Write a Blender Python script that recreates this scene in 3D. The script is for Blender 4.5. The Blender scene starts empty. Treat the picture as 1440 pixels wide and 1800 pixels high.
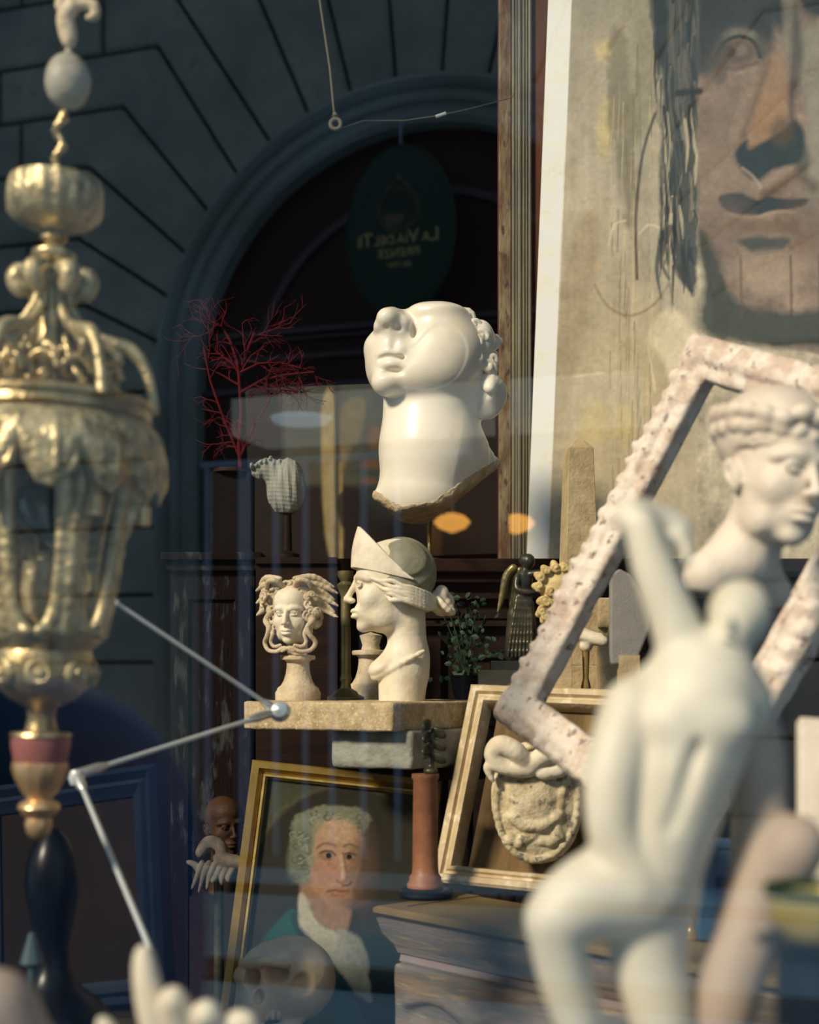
import bpy, bmesh, math, random
import numpy as np
from mathutils import Vector, Matrix, Euler, noise as mnoise
PI = math.pi
COL = bpy.context.scene.collection
sc = bpy.context.scene

# ---------------------------------------------------------------- camera, sky, sun, exposure
ZC = 1.35; FPX = 2500.0; HOR = 1200.0
cam = bpy.data.objects.new('camera', bpy.data.cameras.new('camera')); COL.objects.link(cam); sc.camera = cam
cam.location = (0, 0, ZC); cam.rotation_euler = (PI / 2, 0, 0)
cam.data.sensor_fit = 'AUTO'; cam.data.sensor_width = 36; cam.data.lens = FPX / 1800 * 36
cam.data.shift_y = (HOR - 900) / 1800
cam.data.clip_start = .05
cam.data.dof.use_dof = True; cam.data.dof.focus_distance = 3.2; cam.data.dof.aperture_fstop = cam.data.lens / 17.0
sc.view_settings.view_transform = 'Standard'; sc.view_settings.look = 'None'
sc.view_settings.gamma = 1; sc.view_settings.exposure = 0.0; sc.view_settings.use_curve_mapping = False
w = bpy.data.worlds.new('sky'); sc.world = w; w.use_nodes = True
w.node_tree.nodes['Background'].inputs[0].default_value = (.54, .71, .85, 1)
w.node_tree.nodes['Background'].inputs[1].default_value = .8
sun = bpy.data.objects.new('sun', bpy.data.lights.new('sun', 'SUN')); COL.objects.link(sun)
sun.data.energy = 5.7; sun.data.color = (1, .86, .64); sun.data.angle = math.radians(9)
SUN_DIR = Vector((1.0, .95, -.92))
sun.rotation_euler = SUN_DIR.to_track_quat('-Z', 'Y').to_euler()
sc.cycles.use_denoising = True
sc.cycles.max_bounces = 8; sc.cycles.transparent_max_bounces = 16

# pixel of the photograph -> point in the room at a distance
def W(px, py, d):
    return Vector(((px - 720) / FPX * d, d, ZC + (HOR - py) / FPX * d))
def K(d): return d / FPX
def PXM(x0, y0, d):
    """matrix from photo-pixel units (x, depth, -y) to metres about W(x0,y0,d)"""
    k = K(d)
    return Matrix.Scale(k, 4) @ Matrix.Translation((-x0, 0, y0))
def lin(c):
    return tuple(((v / 255) / 12.92 if v / 255 <= .04045 else ((v / 255 + .055) / 1.055) ** 2.4) for v in c)
# ---------------------------------------------------------------- helpers: objects
def link(o, parent=None):
    COL.objects.link(o)
    if parent is not None:
        o.parent = parent
    return o

def tag(o, label=None, cat=None, group=None, kind=None):
    if label: o['label'] = label
    if cat: o['category'] = cat
    if group: o['group'] = group
    if kind: o['kind'] = kind
    return o

def thing(name, label, cat, loc=(0, 0, 0), rot=(0, 0, 0), group=None, scale=1.0):
    o = bpy.data.objects.new(name, None)
    o.empty_display_size = 0.05
    o.location = loc; o.rotation_euler = rot; o.scale = (scale,) * 3
    link(o)
    return tag(o, label, cat, group)

def mesh_obj(name, verts, faces, mat, parent=None, smooth=True, auto=None, label=None, flip=True):
    me = bpy.data.meshes.new(name)
    me.from_pydata([tuple(map(float, v)) for v in verts], [], [tuple(int(i) for i in f) for f in faces])
    if flip:
        bm = bmesh.new(); bm.from_mesh(me)
        bmesh.ops.recalc_face_normals(bm, faces=bm.faces[:])
        bm.to_mesh(me); bm.free()
    me.materials.append(mat)
    if smooth:
        me.polygons.foreach_set('use_smooth', [True] * len(me.polygons))
        if auto is not None:
            me.set_sharp_from_angle(angle=math.radians(auto))
    o = bpy.data.objects.new(name, me)
    link(o, parent)
    if label: o['label'] = label
    return o

class MB:
    """collects boxes, tubes and turned shapes, builds them as ONE mesh"""
    def __init__(s): s.v = []; s.f = []
    def add(s, vs, fs, M=None):
        b = len(s.v)
        for v in vs:
            v = Vector(v)
            if M is not None: v = M @ v
            s.v.append(v)
        for f in fs: s.f.append([i + b for i in f])
        return s
    def box(s, lo, hi, M=None):
        x0, y0, z0 = lo; x1, y1, z1 = hi
        vs = [(x0, y0, z0), (x1, y0, z0), (x1, y1, z0), (x0, y1, z0), (x0, y0, z1), (x1, y0, z1), (x1, y1, z1), (x0, y1, z1)]
        return s.add(vs, [(0, 1, 2, 3), (4, 5, 6, 7), (0, 1, 5, 4), (1, 2, 6, 5), (2, 3, 7, 6), (3, 0, 4, 7)], M)
    def lathe(s, prof, n=48, M=None, flute=0, famp=0.0, cap=True):
        """prof: list of (r,z[,fluted])"""
        vs = []; fs = []
        for p in prof:
            r, z = p[0], p[1]; fl = p[2] if len(p) > 2 else 0
            for i in range(n):
                a = 2 * PI * i / n
                rr = r * (1 + fl * famp * abs(math.sin(a * flute / 2))) if flute else r
                vs.append((rr * math.cos(a), rr * math.sin(a), z))
        m = len(prof)
        for j in range(m - 1):
            for i in range(n):
                fs.append((j * n + i, j * n + (i + 1) % n, (j + 1) * n + (i + 1) % n, (j + 1) * n + i))
        if cap:
            fs.append(tuple(range(n))); fs.append(tuple((m - 1) * n + i for i in range(n)))
        return s.add(vs, fs, M)
    def tube(s, pts, r, n=10, M=None, closed=False):
        pts = [Vector(p) for p in pts]; m = len(pts)
        rs = r if isinstance(r, (list, tuple)) else [r] * m
        vs = []; fs = []; up = Vector((0, 0, 1)); px = None
        for j, p in enumerate(pts):
            if closed: t = pts[(j + 1) % m] - pts[j - 1]
            else: t = pts[min(j + 1, m - 1)] - pts[max(j - 1, 0)]
            if t.length < 1e-9: t = Vector((0, 0, 1))
            t.normalize()
            if px is None:
                px = t.orthogonal().normalized()
            else:
                px = px - t * px.dot(t)
                if px.length < 1e-6: px = t.orthogonal()
                px.normalize()
            py = t.cross(px)
            for i in range(n):
                a = 2 * PI * i / n
                vs.append(p + (px * math.cos(a) + py * math.sin(a)) * rs[j])
        for j in range(m if closed else m - 1):
            k = (j + 1) % m
            for i in range(n):
                fs.append((j * n + i, j * n + (i + 1) % n, k * n + (i + 1) % n, k * n + i))
        if not closed:
            fs.append(tuple(range(n))); fs.append(tuple((m - 1) * n + i for i in range(n)))
        return s.add(vs, fs, M)
    def sweep(s, path, prof, closed=False, up=None, M=None):
        """mitred sweep of a 2D profile [(out, depth)] along a planar path [(x,z)] in the XZ plane; out = left of travel"""
        m = len(path); n = len(prof); vs = []; fs = []
        P = [Vector((p[0], p[1])) for p in path]
        for j in range(m):
            if closed or 0 < j < m - 1:
                a = (P[j] - P[j - 1]).normalized(); b = (P[(j + 1) % m] - P[j]).normalized()
            elif j == 0: a = b = (P[1] - P[0]).normalized()
            else: a = b = (P[j] - P[j - 1]).normalized()
            na = Vector((-a.y, a.x)); nb = Vector((-b.y, b.x))
            nn = na + nb
            nn = nn / max(nn.dot(na), 0.2) if nn.length > 1e-6 else na
            for (o, d) in prof:
                vs.append((P[j].x + nn.x * o, d, P[j].y + nn.y * o))
        for j in range(m if closed else m - 1):
            k = (j + 1) % m
            for i in range(n):
                fs.append((j * n + i, j * n + (i + 1) % n, k * n + (i + 1) % n, k * n + i))
        if not closed:
            fs.append(tuple(range(n))); fs.append(tuple((m - 1) * n + i for i in range(n)))
        return s.add(vs, fs, M)
    def build(s, name, mat, parent=None, smooth=True, auto=35, label=None, bevel=0):
        o = mesh_obj(name, s.v, s.f, mat, parent, smooth, auto, label)
        if bevel:
            b = o.modifiers.new('bevel', 'BEVEL'); b.width = bevel; b.segments = 2; b.limit_method = 'ANGLE'
        return o

# ---------------------------------------------------------------- helpers: sculpting with distance fields
def spline(pts, rs, m):
    P = [np.array(list(p) + [r_], float) for p, r_ in zip(pts, rs)]; n = len(P); out = []
    for i in range(n - 1):
        p0, p1, p2, p3 = P[max(i - 1, 0)], P[i], P[i + 1], P[min(i + 2, n - 1)]
        for j in range(m):
            t = j / m; out.append(.5 * (2 * p1 + (p2 - p0) * t + (2 * p0 - 5 * p1 + 4 * p2 - p3) * t * t + (3 * p1 - p0 - 3 * p2 + p3) * t ** 3))
    out.append(P[-1]); return [tuple(q[:3]) for q in out], [max(float(q[3]), 1e-4) for q in out]

class Field:
    def __init__(s, lo, hi, h):
        s.h = h
        s.lo = np.array(lo, np.float32)
        s.n = np.ceil((np.array(hi) - np.array(lo)) / h).astype(int) + 1
        ax = [s.lo[i] + h * np.arange(s.n[i], dtype=np.float32) for i in range(3)]
        s.ax = ax
        s.F = np.full(tuple(s.n), 1.0 if h < .1 else 60.0, np.float32)
    def _box(s, lo, hi, pad):
        i0 = np.clip(np.floor((np.array(lo) - pad - s.lo) / s.h).astype(int), 0, s.n - 1)
        i1 = np.clip(np.ceil((np.array(hi) + pad - s.lo) / s.h).astype(int) + 1, 1, s.n)
        sl = tuple(slice(a, b) for a, b in zip(i0, i1))
        return sl, (s.ax[0][sl[0]][:, None, None], s.ax[1][sl[1]][None, :, None], s.ax[2][sl[2]][None, None, :])
    def _mix(s, sl, d, k, op):
        A = s.F[sl]
        if op == 'u':
            if k > 0:
                h = np.maximum(k - np.abs(A - d), 0) / k
                s.F[sl] = np.minimum(A, d) - h * h * k * .25
            else: s.F[sl] = np.minimum(A, d)
        else:
            d = -d
            if k > 0:
                h = np.maximum(k - np.abs(A - d), 0) / k
                s.F[sl] = np.maximum(A, d) + h * h * k * .25
            else: s.F[sl] = np.maximum(A, d)
    def ell(s, c, r, k=0.03, op='u', rot=None):
        R = max(r)
        sl, (X, Y, Z) = s._box([c[i] - R for i in range(3)], [c[i] + R for i in range(3)], k + 2 * s.h)
        x, y, z = X - c[0], Y - c[1], Z - c[2]
        if rot is not None:
            m = np.array(Euler([math.radians(a) for a in rot]).to_matrix().transposed(), np.float32)
            x, y, z = (m[i][0] * x + m[i][1] * y + m[i][2] * z for i in range(3))
        k0 = np.sqrt((x / r[0]) ** 2 + (y / r[1]) ** 2 + (z / r[2]) ** 2)
        k1 = np.sqrt((x / r[0] ** 2) ** 2 + (y / r[1] ** 2) ** 2 + (z / r[2] ** 2) ** 2) + 1e-6
        s._mix(sl, k0 * (k0 - 1) / k1, k, op); return s
    def cap(s, a, b, ra, rb=None, k=0.02, op='u'):
        rb = ra if rb is None else rb
        R = max(ra, rb)
        sl, (X, Y, Z) = s._box([min(a[i], b[i]) - R for i in range(3)], [max(a[i], b[i]) + R for i in range(3)], k + 2 * s.h)
        ba = [b[i] - a[i] for i in range(3)]; L = sum(q * q for q in ba) + 1e-9
        x, y, z = X - a[0], Y - a[1], Z - a[2]
        h = np.clip((x * ba[0] + y * ba[1] + z * ba[2]) / L, 0, 1)
        d = np.sqrt((x - h * ba[0]) ** 2 + (y - h * ba[1]) ** 2 + (z - h * ba[2]) ** 2) - (ra + (rb - ra) * h)
        s._mix(sl, d, k, op); return s
    def tube(s, pts, r, k=0.01, op='u', straight=False):
        rs = list(r) if isinstance(r, (list, tuple)) else [r] * len(pts)
        if 3 <= len(pts) <= 10 and not straight: pts, rs = spline(pts, rs, 4)
        for i in range(len(pts) - 1): s.cap(pts[i], pts[i + 1], rs[i], rs[i + 1], k, op)
        return s
    def box(s, c, hs, rnd=0.01, k=0.0, op='u', rot=None):
        R = math.sqrt(sum(q * q for q in hs)) if rot is not None else 0
        e = [R if rot is not None else hs[i] for i in range(3)]
        sl, (X, Y, Z) = s._box([c[i] - e[i] for i in range(3)], [c[i] + e[i] for i in range(3)], k + 2 * s.h)
        x, y, z = X - c[0], Y - c[1], Z - c[2]
        if rot is not None:
            m = np.array(Euler([math.radians(a) for a in rot]).to_matrix().transposed(), np.float32)
            x, y, z = (m[i][0] * x + m[i][1] * y + m[i][2] * z for i in range(3))
        q = [np.abs(v) - hs[i] + rnd for i, v in enumerate((x, y, z))]
        d = np.sqrt(sum(np.maximum(v, 0) ** 2 for v in q)) + np.minimum(np.maximum(np.maximum(q[0] + 0 * q[1] + 0 * q[2], q[1]), q[2]), 0) - rnd
        s._mix(sl, d, k, op); return s
    def plane(s, p, n, k=0.0):
        """cut away everything on the side n points to"""
        n = np.array(n, float); n = n / np.linalg.norm(n)
        X, Y, Z = s.ax[0][:, None, None], s.ax[1][None, :, None], s.ax[2][None, None, :]
        d = -((X - p[0]) * n[0] + (Y - p[1]) * n[1] + (Z - p[2]) * n[2])
        s._mix((slice(None),) * 3, d.astype(np.float32), k, 's'); return s
    def disp(s, fn, lo=None, hi=None):
        if lo is None: sl = (slice(None),) * 3; X, Y, Z = s.ax[0][:, None, None], s.ax[1][None, :, None], s.ax[2][None, None, :]
        else: sl, (X, Y, Z) = s._box(lo, hi, 0)
        s.F[sl] += fn(X, Y, Z).astype(np.float32); return s
    def mesh(s, name, mat, parent=None, M=None, label=None, smooth_it=1):
        F = s.F.copy()
        F[0] = F[-1] = 1; F[:, 0] = F[:, -1] = 1; F[:, :, 0] = F[:, :, -1] = 1
        S = F < 0; n0, n1, n2 = F.shape
        cnt = np.zeros((n0 - 1, n1 - 1, n2 - 1), np.float32); pos = np.zeros((3, n0 - 1, n1 - 1, n2 - 1), np.float32)
        for a in range(3):
            b, c = [q for q in range(3) if q != a]
            i0 = [slice(None)] * 3; i1 = [slice(None)] * 3; i0[a] = slice(0, -1); i1[a] = slice(1, None)
            A, B = F[tuple(i0)], F[tuple(i1)]
            cross = (A < 0) != (B < 0)
            t = np.where(cross, A / np.where(cross, A - B, 1), 0)
            for ob in (0, 1):
                for oc in (0, 1):
                    sl = [slice(None)] * 3
                    sl[b] = slice(0, -1) if ob == 0 else slice(1, None)
                    sl[c] = slice(0, -1) if oc == 0 else slice(1, None)
                    cr = cross[tuple(sl)]; tt = t[tuple(sl)]
                    cnt += cr; pos[a] += tt * cr; pos[b] += ob * cr; pos[c] += oc * cr
        act = cnt > 0
        idx = np.full(act.shape, -1, np.int64); ii = np.argwhere(act); idx[act] = np.arange(len(ii))
        V = np.stack([pos[a][act] / cnt[act] for a in range(3)], 1) + ii
        V = V * s.h + s.lo
        quads = []
        for a in range(3):
            b, c = [q for q in range(3) if q != a]
            i0 = [slice(1, -1)] * 3; i1 = [slice(1, -1)] * 3; i0[a] = slice(0, -1); i1[a] = slice(1, None)
            A, B = S[tuple(i0)], S[tuple(i1)]
            cr = np.argwhere(A != B)
            if not len(cr): continue
            off = np.ones(3, int); off[a] = 0
            base = cr + off
            flip = A[A != B]
            def cell(db, dc):
                q = base.copy(); q[:, b] -= db; q[:, c] -= dc
                return idx[q[:, 0], q[:, 1], q[:, 2]]
            Q = np.stack([cell(1, 1), cell(0, 1), cell(0, 0), cell(1, 0)], 1)
            fl = flip if a != 1 else ~flip
            Q[~fl] = Q[~fl][:, ::-1]
            quads.append(Q)
        Q = np.concatenate(quads)
        for _ in range(smooth_it):
            acc = np.zeros_like(V); w = np.zeros(len(V))
            for i in range(4):
                np.add.at(acc, Q[:, i], V[Q[:, (i + 1) % 4]] + V[Q[:, i - 1]]); np.add.at(w, Q[:, i], 2)
            V = V * .5 + acc / w[:, None] * .5
        if M is not None:
            m = np.array(M); V = V @ m[:3, :3].T + m[:3, 3]
        me = bpy.data.meshes.new(name)
        me.vertices.add(len(V)); me.vertices.foreach_set('co', V.astype(np.float32).ravel())
        me.loops.add(Q.size); me.loops.foreach_set('vertex_index', Q.astype(np.int32).ravel())
        me.polygons.add(len(Q)); me.polygons.foreach_set('loop_start', np.arange(0, Q.size, 4, dtype=np.int32))
        me.polygons.foreach_set('use_smooth', np.ones(len(Q), bool))
        me.update(calc_edges=True); me.validate()
        me.materials.append(mat)
        o = bpy.data.objects.new(name, me); link(o, parent)
        if label: o['label'] = label
        return o

def fbm(X, Y, Z, f, seed=0):
    r = random.Random(seed); out = 0; amp = 1
    for o in range(3):
        for _ in range(3):
            a, b, c, p = (r.uniform(-1, 1) for _ in range(4))
            L = math.sqrt(a * a + b * b + c * c) + 1e-3
            out = out + amp * np.sin((a * X + b * Y + c * Z) * f * (2 ** o) / L + p * 6)
        amp *= .5
    return out / 4.5

def face_sdf(F, eyes=True, ears=True, k=1.0, neck=None, mouth_open=0.0, jaw=1.0):
    """a head 1 unit high, chin at z=0, looking to -Y"""
    F.ell((0, .07, .63), (.31, .37, .36), .05)
    F.ell((0, -.08, .42), (.26, .29, .40), .10)
    F.ell((0, -.12, .19), (.205 * jaw, .22, .17), .10)
    F.ell((0, -.30, .065), (.085, .07, .065), .07)
    F.ell((0, -.13, .70), (.245, .225, .21), .10)
    for s in (-1, 1):
        F.ell((s * .15, -.24, .355), (.10, .09, .10), .08)
        F.ell((s * .17 * jaw, -.10, .14), (.06, .13, .09), .08)
    F.ell((0, -.325, .205), (.11, .075, .085), .06)
    for s in (-1, 1):
        F.ell((s * .12, -.425, .495), (.085, .085, .052), .05, 's')
        F.ell((s * .115, -.30, .492), (.062, .066, .055), .008)
        F.tube([(s * .04, -.352, .556), (s * .10, -.352, .575), (s * .17, -.315, .568), (s * .225, -.25, .54)], [.016, .018, .016, .010], .05)
        if eyes:
            up = [(s * (.115 + .068 * math.cos(t)), -.30 - .068 * math.cos(t * .8 - 1.25 if 0 else 0) * math.sqrt(max(0.05, 1 - (math.cos(t) * .85) ** 2)), .492 + .026 * math.sin(t)) for t in [PI * i / 8 for i in range(9)]]
            F.tube(up, .006, .01)
            lo = [(p[0], p[1], .984 - p[2] - .006) for p in up]
            F.tube(lo, .004, .01)
    F.cap((0, -.348, .585), (0, -.462, .36), .024, .034, .05)
    F.ell((0, -.462, .345), (.040, .045, .038), .025)
    for s in (-1, 1):
        F.ell((s * .045, -.425, .33), (.028, .042, .030), .02)
        F.ell((s * .022, -.452, .300), (.011, .02, .012), .012, 's')
    F.cap((0, -.41, .285), (0, -.405, .245), .01, .012, .01, 's')
    z = .212
    F.tube([(-.095, -.355, z), (-.045, -.398, z + .012), (0, -.408, z + .006), (.045, -.398, z + .012), (.095, -.355, z)], [.008, .018, .017, .018, .008], .02)
    F.tube([(-.08, -.355, z - .038), (-.04, -.39, z - .046), (0, -.398, z - .046), (.04, -.39, z - .046), (.08, -.355, z - .038)], [.008, .021, .024, .021, .008], .02)
    F.tube([(-.1, -.375, z - .013), (-.05, -.41, z - .013), (0, -.425, z - .018), (.05, -.41, z - .013), (.1, -.375, z - .013)], .006 + mouth_open, .012, 's')
    F.ell((0, -.40, .125), (.06, .022, .018), .03, 's')
    if ears:
        for s in (-1, 1):
            F.tube([(s * .285, -.02, .36), (s * .31, .0, .42), (s * .33, .05, .50), (s * .335, .08, .47), (s * .325, .07, .40), (s * .29, .0, .33)], [.02, .02, .022, .022, .02, .022], .015)
            F.ell((s * .30, .03, .42), (.02, .05, .07), .02)

def curl(F, c, R, r, ax, k=.008, turns=1.5, seed=0):
    """a spiral lock centred on c lying against the surface whose outward normal is ax"""
    ax = Vector(ax).normalized(); u = ax.orthogonal().normalized(); v = ax.cross(u); q = random.Random(seed)
    p0 = q.uniform(0, 6.28); sg = q.choice((-1, 1)); n = int(10 * turns); pts = []
    for i in range(n + 1):
        t = i / n; a = p0 + sg * turns * 2 * PI * t; rr = R * (1 - .85 * t)
        pts.append(tuple(Vector(c) + (u * math.cos(a) + v * math.sin(a)) * rr + ax * (r * 1.2 * t)))
    F.tube(pts, [r * (1 - .4 * i / n) for i in range(n + 1)], k)
# ---------------------------------------------------------------- materials
def nt(name):
    m = bpy.data.materials.new(name); m.use_nodes = True
    t = m.node_tree; b = t.nodes['Principled BSDF']; return m, t, b

def mat(name, col, rough=.5, col2=None, scale=8, bump=0.0, bscale=60, metal=0.0, sss=0.0, spec=.5, stretch=(1, 1, 1), contrast=(.35, .65), col3=None, detail=5, emit=None, estr=0, coat=0, c3=(.55, .7), s3=3.0, vor=False):
    m, t, b = nt(name); N = t.nodes; L = t.links
    b.inputs['Base Color'].default_value = (*col, 1); b.inputs['Roughness'].default_value = rough
    b.inputs['Metallic'].default_value = metal; b.inputs['Specular IOR Level'].default_value = spec
    b.inputs['Coat Weight'].default_value = coat
    if sss:
        b.inputs['Subsurface Weight'].default_value = sss; b.inputs['Subsurface Radius'].default_value = (1, .7, .4); b.inputs['Subsurface Scale'].default_value = .02
    tc = N.new('ShaderNodeTexCoord'); mp = N.new('ShaderNodeMapping'); mp.inputs['Scale'].default_value = stretch
    L.new(tc.outputs['Object'], mp.inputs['Vector'])
    out = None
    if col2 is not None:
        n = N.new('ShaderNodeTexNoise'); n.inputs['Scale'].default_value = scale; n.inputs['Detail'].default_value = detail; n.inputs['Roughness'].default_value = .6
        L.new(mp.outputs[0], n.inputs['Vector'])
        mr = N.new('ShaderNodeMapRange'); mr.inputs[1].default_value = contrast[0]; mr.inputs[2].default_value = contrast[1]
        L.new(n.outputs['Fac'], mr.inputs[0])
        mx = N.new('ShaderNodeMix'); mx.data_type = 'RGBA'
        mx.inputs[6].default_value = (*col, 1); mx.inputs[7].default_value = (*col2, 1)
        L.new(mr.outputs[0], mx.inputs[0]); out = mx.outputs[2]
        if col3 is not None:
            n2 = N.new('ShaderNodeTexNoise'); n2.inputs['Scale'].default_value = scale * s3; n2.inputs['Detail'].default_value = 6
            L.new(mp.outputs[0], n2.inputs['Vector'])
            m2 = N.new('ShaderNodeMapRange'); m2.inputs[1].default_value = c3[0]; m2.inputs[2].default_value = c3[1]
            L.new(n2.outputs['Fac'], m2.inputs[0])
            x2 = N.new('ShaderNodeMix'); x2.data_type = 'RGBA'; x2.inputs[7].default_value = (*col3, 1)
            L.new(out, x2.inputs[6]); L.new(m2.outputs[0], x2.inputs[0]); out = x2.outputs[2]
        L.new(out, b.inputs['Base Color'])
    if bump:
        n = N.new('ShaderNodeTexNoise'); n.inputs['Scale'].default_value = bscale; n.inputs['Detail'].default_value = 6
        L.new(mp.outputs[0], n.inputs['Vector'])
        bp = N.new('ShaderNodeBump'); bp.inputs['Strength'].default_value = bump; bp.inputs['Distance'].default_value = .004
        L.new(n.outputs['Fac'], bp.inputs['Height']); L.new(bp.outputs[0], b.inputs['Normal'])
    if emit is not None:
        b.inputs['Emission Color'].default_value = (*emit, 1); b.inputs['Emission Strength'].default_value = estr
    return m

def paint_mat(name, rough=.55, attr='paint', bump=.15):
    m, t, b = nt(name); N = t.nodes; L = t.links
    a = N.new('ShaderNodeVertexColor'); a.layer_name = attr
    L.new(a.outputs['Color'], b.inputs['Base Color']); b.inputs['Roughness'].default_value = rough
    tc = N.new('ShaderNodeTexCoord'); n = N.new('ShaderNodeTexNoise'); n.inputs['Scale'].default_value = 220
    L.new(tc.outputs['Object'], n.inputs['Vector'])
    bp = N.new('ShaderNodeBump'); bp.inputs['Strength'].default_value = bump; bp.inputs['Distance'].default_value = .001
    L.new(n.outputs['Fac'], bp.inputs['Height']); L.new(bp.outputs[0], b.inputs['Normal'])
    return m
# ---------------------------------------------------------------- the materials in use
M = {}
M['marble'] = mat('white_marble', (.86, .80, .68), .28, (.74, .64, .47), 9, .08, 90, sss=.15, contrast=(.5, .85))
M['marble_rough'] = mat('broken_marble_edge', (.62, .50, .33), .8, (.42, .30, .17), 40, .9, 160)
M['plaster'] = mat('cream_plaster', (.82, .74, .58), .62, (.62, .50, .34), 22, .25, 120, contrast=(.45, .8))
M['plaster_dark'] = mat('aged_plaster', (.66, .55, .38), .7, (.40, .30, .18), 30, .5, 140, contrast=(.4, .75))
M['statue'] = mat('statue_plaster', (.80, .75, .63), .5, (.60, .56, .44), 10, .05, 60, contrast=(.4, .8))
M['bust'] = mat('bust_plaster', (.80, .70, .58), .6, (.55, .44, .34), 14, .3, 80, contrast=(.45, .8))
M['hair_shaded'] = mat('shaded_cap_stone', (.33, .31, .22), .6, (.20, .19, .13), 18, .4, 80)  # shade on the back of the diadem head is put into this colour
M['stone'] = mat('slab_stone', (.60, .47, .28), .8, (.38, .28, .15), 45, .6, 180, col3=(.72, .62, .44))
M['stone_grey'] = mat('grey_plaster_block', (.34, .35, .30), .85, (.20, .20, .17), 20, .8, 90)
M['gilt'] = mat('worn_gilt', (.62, .42, .16), .34, (.40, .25, .08), 18, .3, 60, metal=.75)
M['brass'] = mat('aged_brass', (.56, .44, .23), .36, (.32, .25, .13), 26, .7, 60, metal=.8, contrast=(.42, .62))
M['brass_pale'] = mat('pale_brass', (.60, .50, .29), .42, (.30, .25, .14), 40, 1.0, 70, metal=.6, contrast=(.42, .62))
M['gold_frame'] = mat('gold_leaf_frame', (.38, .26, .065), .42, (.25, .16, .035), 12, .25, 80, metal=.45)
M['gold_bright'] = mat('bright_gold_edge', (.85, .62, .22), .3, (.5, .35, .1), 30, .2, 80, metal=.6)
M['cream_wood'] = mat('cream_painted_wood', (.62, .50, .31), .65, (.42, .31, .16), 14, .5, 90, stretch=(1, 1, 1), col3=(.74, .64, .46))
M['carved'] = mat('distressed_cream_paint', (.84, .74, .64), .7, (.62, .48, .38), 26, .9, 70, contrast=(.45, .62), col3=(.30, .22, .19), c3=(.60, .68), s3=2.2)
M['brown_board'] = mat('brown_board', (.20, .125, .05), .7, (.09, .055, .022), 5, .2, 60, stretch=(6, 1, .6))
M['mantel'] = mat('weathered_painted_wood', (.17, .135, .12), .75, (.10, .105, .11), 7, .6, 50, stretch=(.6, .6, 5), col3=(.26, .21, .14), contrast=(.4, .6))
M['mantel_top'] = mat('ochre_worn_wood', (.20, .145, .06), .6, (.11, .075, .03), 6, .3, 40)
M['mauve'] = mat('mauve_paint', (.20, .13, .12), .7, (.20, .17, .18), 10, .5, 60)
M['terracotta'] = mat('terracotta', (.31, .135, .07), .5, (.22, .09, .045), 20, .2, 80)
M['navy'] = mat('navy_enamel', (.006, .012, .026), .35, (.009, .016, .03), 8)
M['bronze'] = mat('green_bronze', (.045, .05, .042), .38, (.16, .14, .075), 16, .3, 60, metal=.55, contrast=(.45, .7))
M['bronze_gold'] = mat('rubbed_bronze', (.36, .30, .13), .4, (.15, .14, .08), 14, .3, 60, metal=.6)
M['veined'] = mat('veined_marble', (.055, .055, .045), .25, (.30, .26, .17), 7, 0, contrast=(.5, .6))
M['dark_wood'] = mat('dark_wood', (.012, .007, .006), .45, (.024, .012, .008), 6, .2, 40, stretch=(1, 1, 6))
M['peeling'] = mat('peeling_paint_wood', (.007, .0035, .003), .8, (.04, .043, .042), 7, .6, 60, stretch=(4, 1, 1), contrast=(.55, .62))
M['moulding'] = mat('weathered_gilt_moulding', (.09, .04, .016), .6, (.22, .17, .09), 26, .8, 90, stretch=(1, 1, .35), contrast=(.4, .62), col3=(.05, .03, .02), c3=(.58, .66))
M['moulding2'] = mat('reeded_gilt_strip', (.20, .17, .10), .5, (.07, .07, .055), 16, .6, 90, stretch=(1, 1, .15), contrast=(.35, .65))
M['rust'] = mat('rusty_red_wood', (.07, .022, .014), .6, (.13, .05, .026), 10, .4, 60, stretch=(1, 1, .2))
M['coral'] = mat('red_coral', (.10, .008, .011), .5, (.06, .006, .008), 30, .4, 120)
M['shell'] = mat('clam_shell', (.36, .36, .30), .7, (.20, .21, .18), 22, .8, 60, stretch=(3, 1, .5))
M['steel'] = mat('polished_steel', (.78, .84, .84), .3, metal=.45)
M['steel_pale'] = mat('brushed_steel_tip', (.80, .80, .78), .3, metal=.7)
M['black_glass'] = mat('dark_glass_bulb', (.03, .05, .055), .16, spec=.9, coat=.6)
M['black'] = mat('black_bronze', (.003, .004, .006), .35, (.005, .006, .009), 8)
M['burgundy'] = mat('burgundy_cloth', (.22, .035, .045), .8)
M['blue_cloth'] = mat('blue_velvet', (.015, .05, .11), .8, (.02, .07, .15), 10)
M['pink_stone'] = mat('pinkish_plaster', (.50, .40, .32), .6, (.38, .30, .25), 9)
M['yellow_gold'] = mat('pale_gold_bowl', (.80, .66, .30), .35, (.6, .5, .2), 6, metal=.5)
M['rope'] = mat('twine', (.14, .13, .09), .9)
M['leaf'] = mat('ivy_green', (.012, .034, .02), .5, (.025, .055, .028), 30)
M['teapot'] = mat('grey_linen_shade', (.30, .28, .25), .8, (.24, .23, .22), 20, .3, 200)
M['tan'] = mat('tan_stone', (.56, .44, .26), .8, (.40, .30, .16), 30, .5, 120)
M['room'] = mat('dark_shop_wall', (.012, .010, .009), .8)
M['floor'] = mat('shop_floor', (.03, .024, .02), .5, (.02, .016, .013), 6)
M['display'] = mat('display_board', (.05, .045, .04), .7, (.035, .03, .028), 5)
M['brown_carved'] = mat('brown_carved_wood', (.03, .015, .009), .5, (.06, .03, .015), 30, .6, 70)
M['skull'] = mat('old_bone', (.74, .56, .38), .7, (.50, .38, .26), 18, .4, 90, contrast=(.4, .7))
M['bone_dark'] = mat('dusty_bone', (.16, .14, .11), .7, (.06, .05, .04), 25, .5, 90)
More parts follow.
